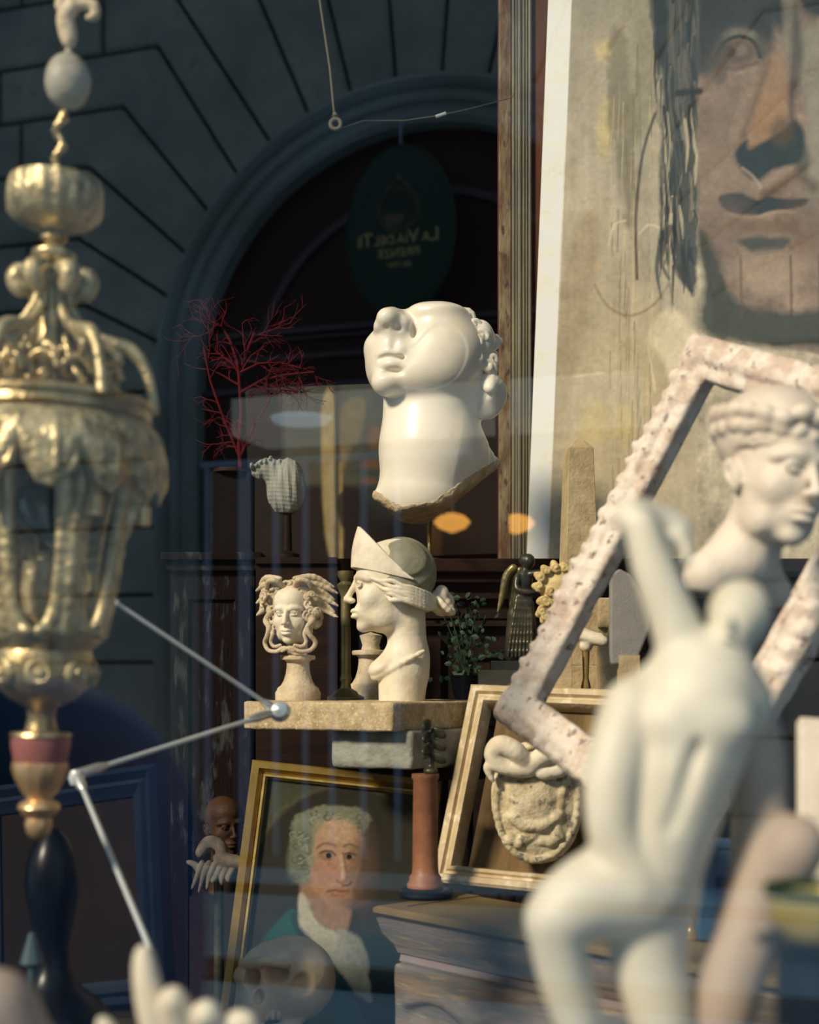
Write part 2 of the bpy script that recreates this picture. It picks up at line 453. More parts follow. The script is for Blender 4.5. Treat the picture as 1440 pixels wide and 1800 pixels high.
M['facade'] = mat('grey_rendered_stone', (.50, .50, .45), .85, (.30, .32, .31), 2.2, .6, 30, col3=(.32, .33, .32), s3=9)
M['groove'] = mat('dark_joint', (.03, .033, .035), .95)
M['archivolt'] = mat('blue_grey_dressed_stone', (.34, .42, .45), .7, (.27, .29, .27), 1.6, .4, 20)
M['maroon'] = mat('maroon_painted_wood', (.055, .012, .010), .45, (.035, .009, .008), 3)
M['iron'] = mat('painted_iron', (.30, .34, .48), .5)
M['sign_green'] = mat('dark_green_enamel', (.010, .040, .028), .4)
M['sign_gold'] = mat('sign_gold_paint', (.62, .5, .2), .5)
M['paving'] = mat('grey_blue_paving', (.44, .62, .74), .5, (.36, .52, .64), 2.0, .3, 30)
M['paving_dark'] = mat('dark_kerb', (.03, .035, .04), .8)
M['tea_ceiling_glow'] = mat('ceiling_added_glow', (.6, .58, .5), .8, emit=(.62, .66, .62), estr=.42)  # plain ceiling; emission added to brighten it, no lamp behind it
M['coat'] = mat('dark_blue_coat', (.03, .14, .38), .85, (.02, .09, .28), 5, .3, 40)
M['skin'] = mat('skin', (.55, .36, .27), .55)
M['hair'] = mat('brown_hair', (.05, .03, .02), .6)
M['trousers'] = mat('dark_trousers', (.02, .02, .03), .8)
M['paint'] = paint_mat('oil_paint')
M['poster'] = paint_mat('painted_canvas', .8, bump=.3)
for _n, _s, _r in (('room', .05, .9), ('dark_wood', .12, .6), ('peeling', .12, .8), ('navy', .15, .5), ('brown_board', .2, .7), ('coral', .1, .8), ('display', .1, .8), ('black', .25, .3), ('floor', .1, .7), ('brown_carved', .2, .6), ('maroon', .3, .5), ('bone_dark', .2, .8), ('leaf', .25, .6), ('rust', .2, .7), ('paint', .25, .6)):
    _b = M[_n].node_tree.nodes['Principled BSDF']; _b.inputs['Specular IOR Level'].default_value = _s; _b.inputs['Roughness'].default_value = _r
def lampmat(name, col, s):
    m, t, b = nt(name); b.inputs['Base Color'].default_value = (*col, 1)
    b.inputs['Emission Color'].default_value = (*col, 1); b.inputs['Emission Strength'].default_value = s; return m
M['amber_lamp'] = lampmat('amber_lamp_shade', (1, .42, .07), 4)
M['white_lamp'] = lampmat('white_lamp_disc', (.8, .9, 1.0), .9)
g = bpy.data.materials.new('window_glass'); g.use_nodes = True; t = g.node_tree; t.nodes.clear()
out = t.nodes.new('ShaderNodeOutputMaterial'); mx = t.nodes.new('ShaderNodeMixShader'); tr = t.nodes.new('ShaderNodeBsdfTransparent'); gl = t.nodes.new('ShaderNodeBsdfGlossy')
gl.inputs['Roughness'].default_value = 0; gl.inputs['Color'].default_value = (.9, .97, 1, 1); mx.inputs[0].default_value = .092
t.links.new(tr.outputs[0], mx.inputs[1]); t.links.new(gl.outputs[0], mx.inputs[2]); t.links.new(mx.outputs[0], out.inputs[0]); M['glass'] = g

# ---------------------------------------------------------------- the shop: shell, window pane, display board
GN = Vector((.3256, .9455, 0)); GT = Vector((.9455, -.3256, 0)); GD = .75      # the pane: normal, direction along it, distance from the camera
def struct(o, label=None): o['kind'] = 'structure'; return o
def B(name, lo, hi, m, parent=None, bevel=0, M_=None):
    return MB().box(lo, hi, M_).build(name, m, parent, smooth=False, auto=None, bevel=bevel)
GR = Matrix.Rotation(math.atan2(GT.y, GT.x), 4, 'Z')
GO = Matrix.Translation(GN * GD) @ GR        # x along the pane, y into the shop
struct(B('window_1', (-6.5, -.004, .45), (4.5, .004, 5.6), M['glass'], M_=GO))
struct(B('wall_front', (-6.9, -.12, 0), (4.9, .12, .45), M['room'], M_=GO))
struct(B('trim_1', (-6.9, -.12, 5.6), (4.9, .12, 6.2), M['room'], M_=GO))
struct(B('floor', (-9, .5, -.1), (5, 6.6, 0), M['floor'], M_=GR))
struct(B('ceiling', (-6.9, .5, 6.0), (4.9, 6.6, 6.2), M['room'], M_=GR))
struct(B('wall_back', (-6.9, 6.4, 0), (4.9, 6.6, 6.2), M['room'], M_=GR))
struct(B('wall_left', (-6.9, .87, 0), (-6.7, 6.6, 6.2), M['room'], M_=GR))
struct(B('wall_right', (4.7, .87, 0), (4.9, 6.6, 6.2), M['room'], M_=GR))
dp = B('display_platform', (-2.2, .18, .50), (2.6, 2.2, .56), M['display'], M_=GO)
tag(dp, 'low dark board running along the foot of the shop window', 'platform')
for x in (-2.0, 0, 2.4):
    for y in (.3, 2.1):
        MB().box((x - .04, y - .04, 0), (x + .04, y + .04, .50), GO).build('leg', M['display'], dp, smooth=False, auto=None)

# ---------------------------------------------------------------- across the street, seen in the pane: arch, door, sign, steps
FD = 7.40
V0 = None
def fac_uv(px, py, wdep=0.0):
    xr = (px - 720) / FPX
    d = (FD + wdep) / (GN.y + GN.x * xr)
    V = Vector((xr * d, d, 0))
    return (V - U0).dot(GT), ZC + (HOR - py) / FPX * d
_x = (750 - 720) / FPX; _d = FD / (GN.y + GN.x * _x); U0 = Vector((_x * _d, _d, 0))
R0 = U0 - 2 * (GN.dot(U0) - GD) * GN
FROT = math.atan2(-GT.y, -GT.x)
FM = Matrix.Translation((R0.x, R0.y, 0)) @ Matrix.Rotation(FROT, 4, 'Z')      # local x = -u, y = into the building, z up
FU = Matrix(((-1, 0, 0, 0), (0, 1, 0, 0), (0, 0, 1, 0), (0, 0, 0, 1)))         # (u, depth, v) -> local
FMU = FM @ FU
CU, CV = -.05, fac_uv(750, 650)[1]; RI, RO = 1.36, 1.61

def inset(poly, e):
    P = [Vector(p) for p in poly]; n = len(P); A = sum(P[i].x * P[(i + 1) % n].y - P[(i + 1) % n].x * P[i].y for i in range(n))
    if A < 0: P.reverse()
    o = []
    for i in range(n):
        a = (P[i] - P[i - 1]).normalized(); b = (P[(i + 1) % n] - P[i]).normalized()
        na = Vector((-a.y, a.x)); nb = Vector((-b.y, b.x)); m = na + nb; m = m / max(m.dot(na), .35)
        o.append(P[i] + m * e)
    return o
def prism(mb, poly, y0, y1, ins=0.010, chamfer=.014):
    P = inset(poly, ins); Q = inset(poly, ins + chamfer); n = len(P)
    vs = [(p.x, y1, p.y) for p in P] + [(p.x, y0 + chamfer, p.y) for p in P] + [(p.x, y0, p.y) for p in Q]
    fs = []
    for k in range(2):
        for i in range(n): fs.append((k * n + i, k * n + (i + 1) % n, (k + 1) * n + (i + 1) % n, (k + 1) * n + i))
    fs.append(tuple(2 * n + i for i in range(n))); mb.add(vs, fs, FMU)

def pol(r, a): return (CU + r * math.cos(a), CV + r * math.sin(a))
def stone_wall():
    mb = MB(); st = PI / 19; RR = RO - .02
    cor = {}
    for k, p in {1: (135, 418), 2: (155, 293), 3: (215, 187), 4: (275, 80)}.items():
        cor[k] = fac_uv(*p)
    cor[0] = (fac_uv(145, 535)[0], fac_uv(145, 535)[1])
    hs = .375
    v5 = cor[4][1] + hs
    def jang(k): return PI - st * (k + 1)
    ang = [jang(k) for k in range(0, 9)]
    for k in (5, 6, 7, 8):
        a = ang[k]; r = (v5 - CV) / math.sin(a); cor[k] = pol(r, a)
    for side in (1, -1):
        def m(p): return (p[0], p[1]) if side > 0 else (2 * CU - p[0], p[1])
        for k in range(0, 8):
            a0, a1 = ang[k], ang[k + 1]
            arc = [pol(RR, a0 + (a1 - a0) * i / 6) for i in range(7)]
            if k < 4: poly = arc + [cor[k + 1], (-5.6 + (k % 2) * .0, cor[k + 1][1]), (-5.6, cor[k][1]), cor[k]]
            elif k == 4: poly = arc + [cor[5], (-5.6, v5), (-5.6, cor[4][1]), cor[4]]
            else: poly = arc + [cor[k + 1], cor[k]]
            # split long courses so that they read as separate stones
            if k <= 4:
                xs = (-2.55, -2.85, -2.6, -2.75, -2.42)[k]
                c0 = cor[k]; c1 = cor[k + 1]
                if k == 4: xs = fac_uv(180, 40)[0]
                poly = arc + [c1, (xs, c1[1]), (xs, c0[1]), c0]
                prism(mb, [m(p) for p in poly], 0, .2)
                x = xs
                while x > -5:
                    prism(mb, [m(p) for p in ((x, c1[1]), (x - 1.3, c1[1]), (x - 1.3, c0[1]), (x, c0[1]))], 0, .2); x -= 1.3
            else:
                prism(mb, [m(p) for p in poly], 0, .2)
        # below the first joint
        a0 = PI; arc = [pol(RR, PI + (ang[0] - PI) * i / 6) for i in range(7)]
        v = CV
        poly = arc + [cor[0], (-2.5, cor[0][1]), (-2.5, v)]
        prism(mb, [m(p) for p in poly], 0, .2)
        prism(mb, [m(p) for p in ((-2.5, cor[0][1]), (-4.2, cor[0][1]), (-4.2, v), (-2.5, v))], 0, .2)
        vv = CV; r = 0
        rows = []
        lo = fac_uv(200, 1165)[1]
        n = round((CV - lo) / hs); h2 = (CV - lo) / n
        while vv > 0.35: rows.append((vv, max(vv - h2, .3))); vv -= h2
        for r, (t1, t0) in enumerate(rows):
            x = CU - RR; first = (1.35, .75)[r % 2]
            while x > -5.2:
                L = first if x == CU - RR else 1.35
                prism(mb, [m(p) for p in ((x, t1), (x - L, t1), (x - L, t0), (x, t0))], 0, .2); x -= L
    # keystone and the courses over the arch
    a0, a1 = ang[8], PI - ang[8]
    arc = [pol(RR, a0 + (a1 - a0) * i / 6) for i in range(7)]
    prism(mb, arc + [(2 * CU - cor[8][0], v5), cor[8]], 0, .2)
    v = v5; r = 0
    while v < 5.5:
        x = -5.2 + (r % 2) * .6
        while x < 5.2:
            prism(mb, [(x, v), (x + 1.3, v), (x + 1.3, v + hs), (x, v + hs)], 0, .2); x += 1.3
        v += hs; r += 1
    # the courses stop against the arch: drop what would stand in the opening (nothing does: rows start at the jamb)
    return mb
o = stone_wall().build('wall_street', M['facade'], smooth=False, auto=None); struct(o)
mb = MB()   # the mortar bed behind the stones, with the arched hole
arc = [pol(RO - .03, PI * i / 48) for i in range(49)]
vs = []; fs = []
for (x, y) in arc: vs += [(x, .03, y), (x, .03, 5.55)]
for i in range(48): fs.append((2 * i, 2 * i + 2, 2 * i + 3, 2 * i + 1))
mb.add(vs, fs, FMU)
mb.box((-5.4, .03, 0), (CU - RO + .03, .2, 5.55), FMU); mb.box((CU + RO - .03, .03, 0), (5.4, .2, 5.55), FMU)
mb.box((-5.4, .19, 0), (CU - RI - .02, .3, 5.55), FMU); mb.box((CU + RI + .02, .19, 0), (5.4, .3, 5.55), FMU)
struct(mb.build('wall_street', M['groove'], smooth=False, auto=None))
# archivolt and jambs: one moulding from paving to paving
path = [(CU - RO, .3), (CU - RO, CV * .5)] + [pol(RO, PI - PI * i / 64) for i in range(65)] + [(CU + RO, CV * .5), (CU + RO, .3)]
prof = [(.0, .06), (.0, -.05), (-.035, -.075), (-.065, -.05), (-.075, -.02), (-.115, -.035), (-.14, -.03), (-.15, .0), (-.19, .0), (-.215, -.012), (-.25, .01), (-.25, .20), (0.0, .20)]
mb = MB(); mb.sweep(path, prof, M=FMU)
struct(mb.build('trim_2', M['archivolt'], auto=30))
# lunette and door of the tea shop
vdoor = fac_uv(600, 682, .1)[1]; vtr = fac_uv(600, 575, .1)[1]; vtr2 = fac_uv(600, 622, .1)[1]
mb = MB()
poly = [pol(RI + .02, PI * i / 40) for i in range(41)]
pts = [(p[0], .12, p[1]) for p in poly] + [(CU - RI - .02, .12, vdoor), (CU + RI + .02, .12, vdoor)]
pts2 = [(p[0], .18, p[2]) for p in pts]; n = len(pts)
order = list(range(41)) + [41, 42]
mb.add(pts + pts2, [tuple(order), tuple(i + n for i in order)] + [(order[i], order[(i + 1) % n], order[(i + 1) % n] + n, order[i] + n) for i in range(n)], FMU)
door = struct(mb.build('door_1', M['maroon'], smooth=False, auto=None))
mb = MB(); r2 = 1.02
mb.sweep([(-r2, vtr)] + [pol(r2, PI - PI * i / 40) for i in range(4, 37)] + [(r2, vtr)], [(.02, .12), (.02, .09), (-.02, .09), (-.02, .12)], M=FMU)
for v, hh in ((vtr, .03), (vtr - .045, .012), (vtr2, .025), (vdoor + .02, .03)): mb.box((CU - RI, .08, v - hh / 2), (CU + RI, .12, v + hh / 2), FMU)
mb.build('door_moulding', mat('worn_maroon_edge', (.10, .07, .09), .5), door, auto=30)
mb = MB()
for x0, x1 in ((-RI, -RI + .14), (RI - .14, RI)): mb.box((CU + x0, .11, .3), (CU + x1, .18, vdoor), FMU)
mb.box((.36, .11, .3), (.42, .18, vdoor), FMU)
mb.build('door_post', M['maroon'], door, smooth=False, auto=None)
# tea room behind the opening
mb = MB()
mb.box((-1.9, 1.95, .3), (1.9, 2.05, 3.3), FMU)
struct(mb.build('wall_tea_room', M['maroon'], smooth=False, auto=None))
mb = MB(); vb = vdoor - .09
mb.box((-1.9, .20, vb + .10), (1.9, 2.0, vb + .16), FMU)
struct(mb.build('ceiling_tea_room', M['tea_ceiling_glow'], smooth=False, auto=None))
mb = MB(); mb.box((-1.95, .20, .3), (-1.85, 3.5, vb + .1), FMU); mb.box((1.85, .20, .3), (1.95, 3.5, vb + .1), FMU); mb.box((-1.9, .20, .25), (1.9, 3.5, .3), FMU)
struct(mb.build('wall_tea_room', M['groove'], smooth=False, auto=None))
def facP(px, py, wdep):
    u, v = fac_uv(px, py, wdep); return FMU @ Vector((u, wdep, v))
for i, (px, py) in enumerate(((795, 918), (908, 920))):
    p = facP(px, py, 1.7)
    th = thing('wall_lamp', ['amber glowing globe lamp mirrored in the pane to the left of the weathered moulding', 'amber glowing globe lamp mirrored in the pane across the weathered moulding'][i], 'lamp', p, (0, 0, FROT), 'amber lamps mirrored in the window')
    MB().lathe([(.0, -.075), (.09, -.04), (.125, 0), (.09, .04), (.03, .06)], 24).build('lamp_shade', M['amber_lamp'], th)
    mbb = MB(); mbb.tube([(0, 0, .07), (0, 0, vb + .10 - p.z)], .012); mbb.build('hanging_rod', M['iron'], th)
p = facP(530, 700, .9); p.z = vb + .085
th = thing('ceiling_light', 'pale disc light under the tea room ceiling mirrored in the pane', 'lamp', p, (0, 0, FROT))
MB().lathe([(.0, -.02), (.17, -.02), (.19, 0), (.19, .014)], 32).build('light_disc', M['white_lamp'], th)
# iron gate
gr = thing('iron_gate', 'blue-grey iron gate of upright bars mirrored in the pane below the arch', 'gate', FMU @ Vector((0, .05, .3)), (0, 0, FROT))
GI = gr.matrix_basis.inverted() if False else None
def floc(th): return Matrix.Translation(-(Vector(th.location))) 
inv = (Matrix.Translation(gr.location) @ Matrix.Rotation(FROT, 4, 'Z')).inverted()
gz = fac_uv(430, 812, .05)[1]
mb = MB(); mb.box((-RI - .04, .03, gz - .025), (.25, .07, gz + .01), inv @ FMU); mb.build('top_rail', M['iron'], gr, smooth=False, auto=None)
for px in (366, 426, 437, 486, 538, 585, 640, 700):
    u = fac_uv(px, 900, .05)[0]
    mb = MB(); mb.box((u - .018, .035, .3), (u + .018, .065, gz - .02), inv @ FMU); mb.build('bar', M['iron'], gr, smooth=False, auto=None)
# sign
sgw = -.16
su, sv = fac_uv(703, 405, sgw)
sr = thing('oval_sign', 'dark green oval shop sign with gold lettering mirrored in the pane above the heads', 'sign', FMU @ Vector((su, sgw, sv)), (0, 0, FROT))
a_, b_ = .315, .465
def ring(a, b, y, n=64): return [(a * math.cos(2 * PI * i / n), y, b * math.sin(2 * PI * i / n)) for i in range(n)]
mb = MB(); n = 64; vs = ring(a_, b_, 0) + ring(a_ - .012, b_ - .012, -.012) + ring(a_, b_, .03)
mb.add(vs, [tuple(range(n, 2 * n)), tuple(range(2 * n, 3 * n))] + [(i, (i + 1) % n, n + (i + 1) % n, n + i) for i in range(n)] + [(i, (i + 1) % n, 2 * n + (i + 1) % n, 2 * n + i) for i in range(n)])
mb.build('sign_board', M['sign_green'], sr, auto=30)
MB().tube(ring(a_ - .012, b_ - .012, -.014), .0035, 6, closed=True).build('rim', M['leaf'], sr)
mb = MB(); mb.tube([(.115 * math.cos(t), -.016, .105 + .125 * math.sin(t)) for t in [2 * PI * i / 40 for i in range(40)]], .005, 6, closed=True)
mb.tube([(.095 * math.cos(t), -.016, .105 + .105 * math.sin(t)) for t in [2 * PI * i / 40 for i in range(40)]], .003, 6, closed=True)
mb.lathe([(.0, -.035), (.035, -.03), (.055, 0), (.06, .03)], 24, Matrix.Translation((.03, -.012, .055)) @ Matrix.Diagonal((1, .08, 1, 1)))
mb.tube([(-.075, -.016, .035), (-.03, -.016, .005), (.03, -.016, .0), (.075, -.016, .03)], .008, 6)
mb.tube([(-.07, -.016, .22), (-.03, -.016, .255), (0, -.016, .285), (.03, -.016, .255), (.07, -.016, .22)], .006, 6)
mb.tube([(0, -.016, .27), (0, -.016, .30)], .010, 6)
mb.build('emblem', mat('dim_gold', (.16, .13, .07), .5), sr)
def txt(s, size, x, z, m, th, y=-.0155):
    cu = bpy.data.curves.new('lettering', 'FONT'); cu.body = s; cu.size = size; cu.align_x = 'CENTER'; cu.extrude = .001; cu.offset = size * .012
    cu.materials.append(m); tmp = bpy.data.objects.new('tmp', cu); COL.objects.link(tmp); bpy.context.view_layer.update()
    me = bpy.data.meshes.new_from_object(tmp.evaluated_get(bpy.context.evaluated_depsgraph_get())); bpy.data.objects.remove(tmp)
    me.name = 'lettering'; o = bpy.data.objects.new('lettering', me); o.location = (x, y, z); o.rotation_euler = (PI / 2, 0, 0); link(o, th); return o
for s, size, x, z in (('L', .10, -.205, -.075), ('A', .07, -.155, -.075), ('V', .10, -.083, -.075), ('IA', .07, -.02, -.075), ('DEL', .07, .085, -.075), ('T', .10, .18, -.075), ('È', .07, .225, -.075), ('FIRENZE', .065, 0, -.145), ('dal 1961', .042, 0, -.20)):
    txt(s, size, x, z, M['sign_gold'], sr)
top = CV + math.sqrt(RI ** 2 - su ** 2) - sv
MB().tube([(0, .012, b_ - .02), (0, .012, top + .02)], .007).build('hanger', M['iron'], sr)
# pavement with two low kerb steps, and the roadway
mb = MB()
z1, z2, z3 = .30, .235, .14
mb.box((-6, -.55, 0), (6, .6, z1), FMU); mb.box((-6, -2.15, 0), (6, -.55, z2), FMU)
struct(mb.build('floor_pavement', M['paving'], smooth=False, auto=None))
mb = MB(); mb.box((-6, -.57, z2 - .03), (6, -.55, z1 - .012), FMU); mb.box((-6, -2.2, 0), (6, -2.15, z2 - .015), FMU); mb.box((-6, -.02, z1), (6, .02, z1 + .06), FMU)
struct(mb.build('trim_3', M['paving_dark'], smooth=False, auto=None))
mb = MB(); mb.box((-6, -6.5, .1), (6, -2.2, z3), FMU); struct(mb.build('floor_street', M['paving'], smooth=False, auto=None))
# ---------------------------------------------------------------- painted pictures (colours of the paint itself, per vertex)
class Paint:
    def __init__(s, X, Y, base, seed=1):
        s.X = X; s.Y = Y; s.C = np.tile(np.array(base, float), (len(X), 1)); s.rs = np.random.RandomState(seed)
    def _n(s, f, seed=0, sx=1, sy=1):
        r = np.random.RandomState(seed + 7); out = 0; amp = .5; ff = f * .35
        for o in range(4):
            T = r.rand(64, 64) * 2 - 1; x = s.X * sx * ff + r.rand() * 50; y = s.Y * sy * ff + r.rand() * 50
            xi = np.floor(x).astype(int); yi = np.floor(y).astype(int); u = x - xi; v = y - yi; u = u * u * (3 - 2 * u); v = v * v * (3 - 2 * v)
            a, b, c, d = T[xi % 64, yi % 64], T[(xi + 1) % 64, yi % 64], T[xi % 64, (yi + 1) % 64], T[(xi + 1) % 64, (yi + 1) % 64]
            out = out + amp * 1.6 * (a * (1 - u) * (1 - v) + b * u * (1 - v) + c * (1 - u) * v + d * u * v); amp *= .55; ff *= 2.1
        return out
    @staticmethod
    def _sp(pts, closed, m=4):
        P = [np.array(p, float) for p in pts]; n = len(P); o = []
        for i in range(n if closed else n - 1):
            g = (lambda q: P[q % n]) if closed else (lambda q: P[min(max(q, 0), n - 1)])
            p0, p1, p2, p3 = g(i - 1), g(i), g(i + 1), g(i + 2)
            for j in range(m):
                t = j / m; o.append(tuple(.5 * (2 * p1 + (p2 - p0) * t + (2 * p0 - 5 * p1 + 4 * p2 - p3) * t * t + (3 * p1 - p0 - 3 * p2 + p3) * t ** 3)))
        if not closed: o.append(tuple(P[-1]))
        return o
    def mix(s, a, col): a = np.clip(a, 0, 1)[:, None]; s.C = s.C * (1 - a) + np.array(col, float) * a
    def blob(s, cx, cy, rx, ry, col, a=1, soft=.3, rot=0, wob=0, seed=0):
        c, q = math.cos(math.radians(rot)), math.sin(math.radians(rot)); x = s.X - cx; y = s.Y - cy
        u = (c * x + q * y) / rx; v = (-q * x + c * y) / ry; r = np.sqrt(u * u + v * v)
        if wob: r = r + wob * s._n(6 / min(rx, ry), seed)
        s.mix(np.clip((1 - r) / soft + .5, 0, 1) * a, col)
    def poly(s, pts, col, a=1, soft=2.0, wob=0, seed=0, sharp=False):
        if not sharp: pts = s._sp(pts, True)
        n = len(pts); ins = np.zeros(len(s.X), bool); dist = np.full(len(s.X), 1e9)
        for i in range(n):
            x0, y0 = pts[i]; x1, y1 = pts[(i + 1) % n]
            cond = ((y0 > s.Y) != (y1 > s.Y))
            if y1 != y0: ins ^= cond & (s.X < (x1 - x0) * (s.Y - y0) / (y1 - y0) + x0)
            L = (x1 - x0) ** 2 + (y1 - y0) ** 2 + 1e-9
            h = np.clip(((s.X - x0) * (x1 - x0) + (s.Y - y0) * (y1 - y0)) / L, 0, 1)
            dist = np.minimum(dist, np.hypot(s.X - x0 - h * (x1 - x0), s.Y - y0 - h * (y1 - y0)))
        sd = np.where(ins, dist, -dist)
        if wob: sd = sd + wob * s._n(.12, seed)
        s.mix(np.clip(sd / soft + .5, 0, 1) * a, col)
    def stroke(s, pts, wd, col, a=1, soft=None, streak=0, seed=0):
        d = np.full(len(s.X), 1e9); ws = list(wd) if isinstance(wd, (list, tuple)) else [wd] * len(pts)
        if len(pts) > 2: pts = s._sp([(p[0], p[1], q) for p, q in zip(pts, ws)], False, 3); ws = [p[2] for p in pts]; pts = [p[:2] for p in pts]
        for i in range(len(pts) - 1):
            x0, y0 = pts[i]; x1, y1 = pts[i + 1]; L = (x1 - x0) ** 2 + (y1 - y0) ** 2 + 1e-9
            h = np.clip(((s.X - x0) * (x1 - x0) + (s.Y - y0) * (y1 - y0)) / L, 0, 1)
            d = np.minimum(d, np.hypot(s.X - x0 - h * (x1 - x0), s.Y - y0 - h * (y1 - y0)) - (ws[i] + h * (ws[i + 1] - ws[i])))
        soft = soft or max(2, np.mean(ws) * .4)
        al = np.clip(-d / soft + .5, 0, 1) * a
        if streak: al = al * np.clip(.6 + streak * s._n(.35, seed, 1, .08), 0, 1)
        s.mix(al, col)
    def grain(s, amt, f=.5, seed=5, sx=1, sy=1):
        s.C = s.C * (1 + amt * s._n(f, seed, sx, sy))[:, None] * (1 + amt * .6 * (s.rs.rand(len(s.X)) - .5))[:, None]

def painted_plane(name, O, ex, ez, w, h, step, paintfn, mtl, parent, inv):
    nx, nz = max(2, int(w / step)), max(2, int(h / step))
    xs = np.linspace(0, w, nx + 1); zs = np.linspace(0, h, nz + 1)
    GX, GZ = np.meshgrid(xs, zs)
    Pw = np.array(O)[None] + GX.ravel()[:, None] * np.array(ex)[None] + GZ.ravel()[:, None] * np.array(ez)[None]
    px = 720 + Pw[:, 0] / Pw[:, 1] * FPX; py = HOR - (Pw[:, 2] - ZC) / Pw[:, 1] * FPX
    m = np.array(inv); L = Pw @ m[:3, :3].T + m[:3, 3]
    idx = np.arange((nx + 1) * (nz + 1)).reshape(nz + 1, nx + 1)
    Q = np.stack([idx[:-1, :-1], idx[:-1, 1:], idx[1:, 1:], idx[1:, :-1]], -1).reshape(-1, 4)
    me = bpy.data.meshes.new(name); me.vertices.add(len(L)); me.vertices.foreach_set('co', L.astype(np.float32).ravel())
    me.loops.add(Q.size); me.loops.foreach_set('vertex_index', Q.astype(np.int32).ravel())
    me.polygons.add(len(Q)); me.polygons.foreach_set('loop_start', np.arange(0, Q.size, 4, dtype=np.int32)); me.update(calc_edges=True)
    C = paintfn(px, py)
    ca = me.color_attributes.new('paint', 'FLOAT_COLOR', 'POINT')
    ca.data.foreach_set('color', np.concatenate([np.clip(C, 0, 1), np.ones((len(C), 1))], 1).astype(np.float32).ravel())
    me.materials.append(mtl); o = bpy.data.objects.new(name, me); link(o, parent); return o

def quad(tl, tr, bl):
    """corners (px,py,d) -> base point, rotation, width, height of the upright rectangle nearest to them"""
    TL, TR, BL = W(*tl), W(*tr), W(*bl)
    ex = (TR - TL); ez = (TL - BL); w, h = ex.length, ez.length; ex.normalize(); ez.normalize()
    b = ex.dot(ez); m1 = (ex - ez * b * .5).normalized(); m2 = (ez - ex * b * .5)
    m2 = (m2 - m1 * m2.dot(m1)).normalized()
    ey = m2.cross(m1)
    R = Matrix((m1, ey, m2)).transposed()
    if R.determinant() < 0: raise ValueError
    return BL, R, w, h
def qthing(name, label, cat, q, group=None):
    O, R, w, h = q
    return thing(name, label, cat, O, R.to_euler(), group)
def qinv(q): O, R, w, h = q; return (Matrix.Translation(O) @ R.to_4x4()).inverted()

def picture_frame(parent, w, h, fw, prof, m, name='frame'):
    """mitred frame, local x 0..w, z 0..h; prof: (t 0 outer..1 inner, y)"""
    path = [(0, 0), (w, 0), (w, h), (0, h)]
    mb = MB(); mb.sweep(path, [(t * fw, y) for t, y in prof], closed=True)
    return mb.build(name, m, parent, auto=25)

ZT = 1.312   # height of the shelf top that carries the heads

# ---------------------------------------------------------------- back of the shop
def zpx(py, d): return ZC + (HOR - py) / FPX * d
# dark cabinet
ct = zpx(988, 3.7)
th = thing('cabinet', 'dark wooden cabinet standing behind the two classical heads', 'cabinet', W(760, HOR, 3.7) * 1.0)
th.location.z = 0; th.location.y = 3.62
def lx(px, d): return (px - 720) / FPX * d
x0, x1 = lx(604, 3.7) - th.location.x, lx(1660, 3.7) - th.location.x
mb = MB(); mb.box((x0, .02, 0), (x1, .42, ct - .05)); mb.build('body', M['dark_wood'], th, smooth=False, auto=None)
mb = MB(); mb.box((x0 - .02, -.03, ct - .035), (x1 + .02, .44, ct)); mb.box((x0 - .01, -.01, ct - .06), (x1 + .01, .42, ct - .035)); mb.build('top', M['dark_wood'], th, smooth=False, auto=None, bevel=.004)
n = 6; wd = (x1 - x0) / n
for i in range(n):
    a, b = x0 + i * wd + .01, x0 + (i + 1) * wd - .01
    mb = MB(); mb.sweep([(a, .12), (b, .12), (b, ct - .2), (a, ct - .2)], [(0, .02), (0, -.005), (.05, -.005), (.06, .01), (.06, .02)], closed=True); mb.box((a + .05, .008, .16), (b - .05, .02, ct - .25))
    d = mb.build('door', M['dark_wood'], th, auto=25)
    MB().lathe([(0, -.02), (.012, -.018), (.012, 0), (.006, .01)], 12, Matrix.Translation((a + .03, -.012, 1.0)) @ Matrix.Rotation(PI / 2, 4, 'X')).build('knob', M['brass'], d)
for zz in (ct - .10, ct - .15, ct - .17):
    MB().box((x0, -.006, zz), (x1, .02, zz + .014)).build('moulding', M['dark_wood'], th, smooth=False, auto=None)

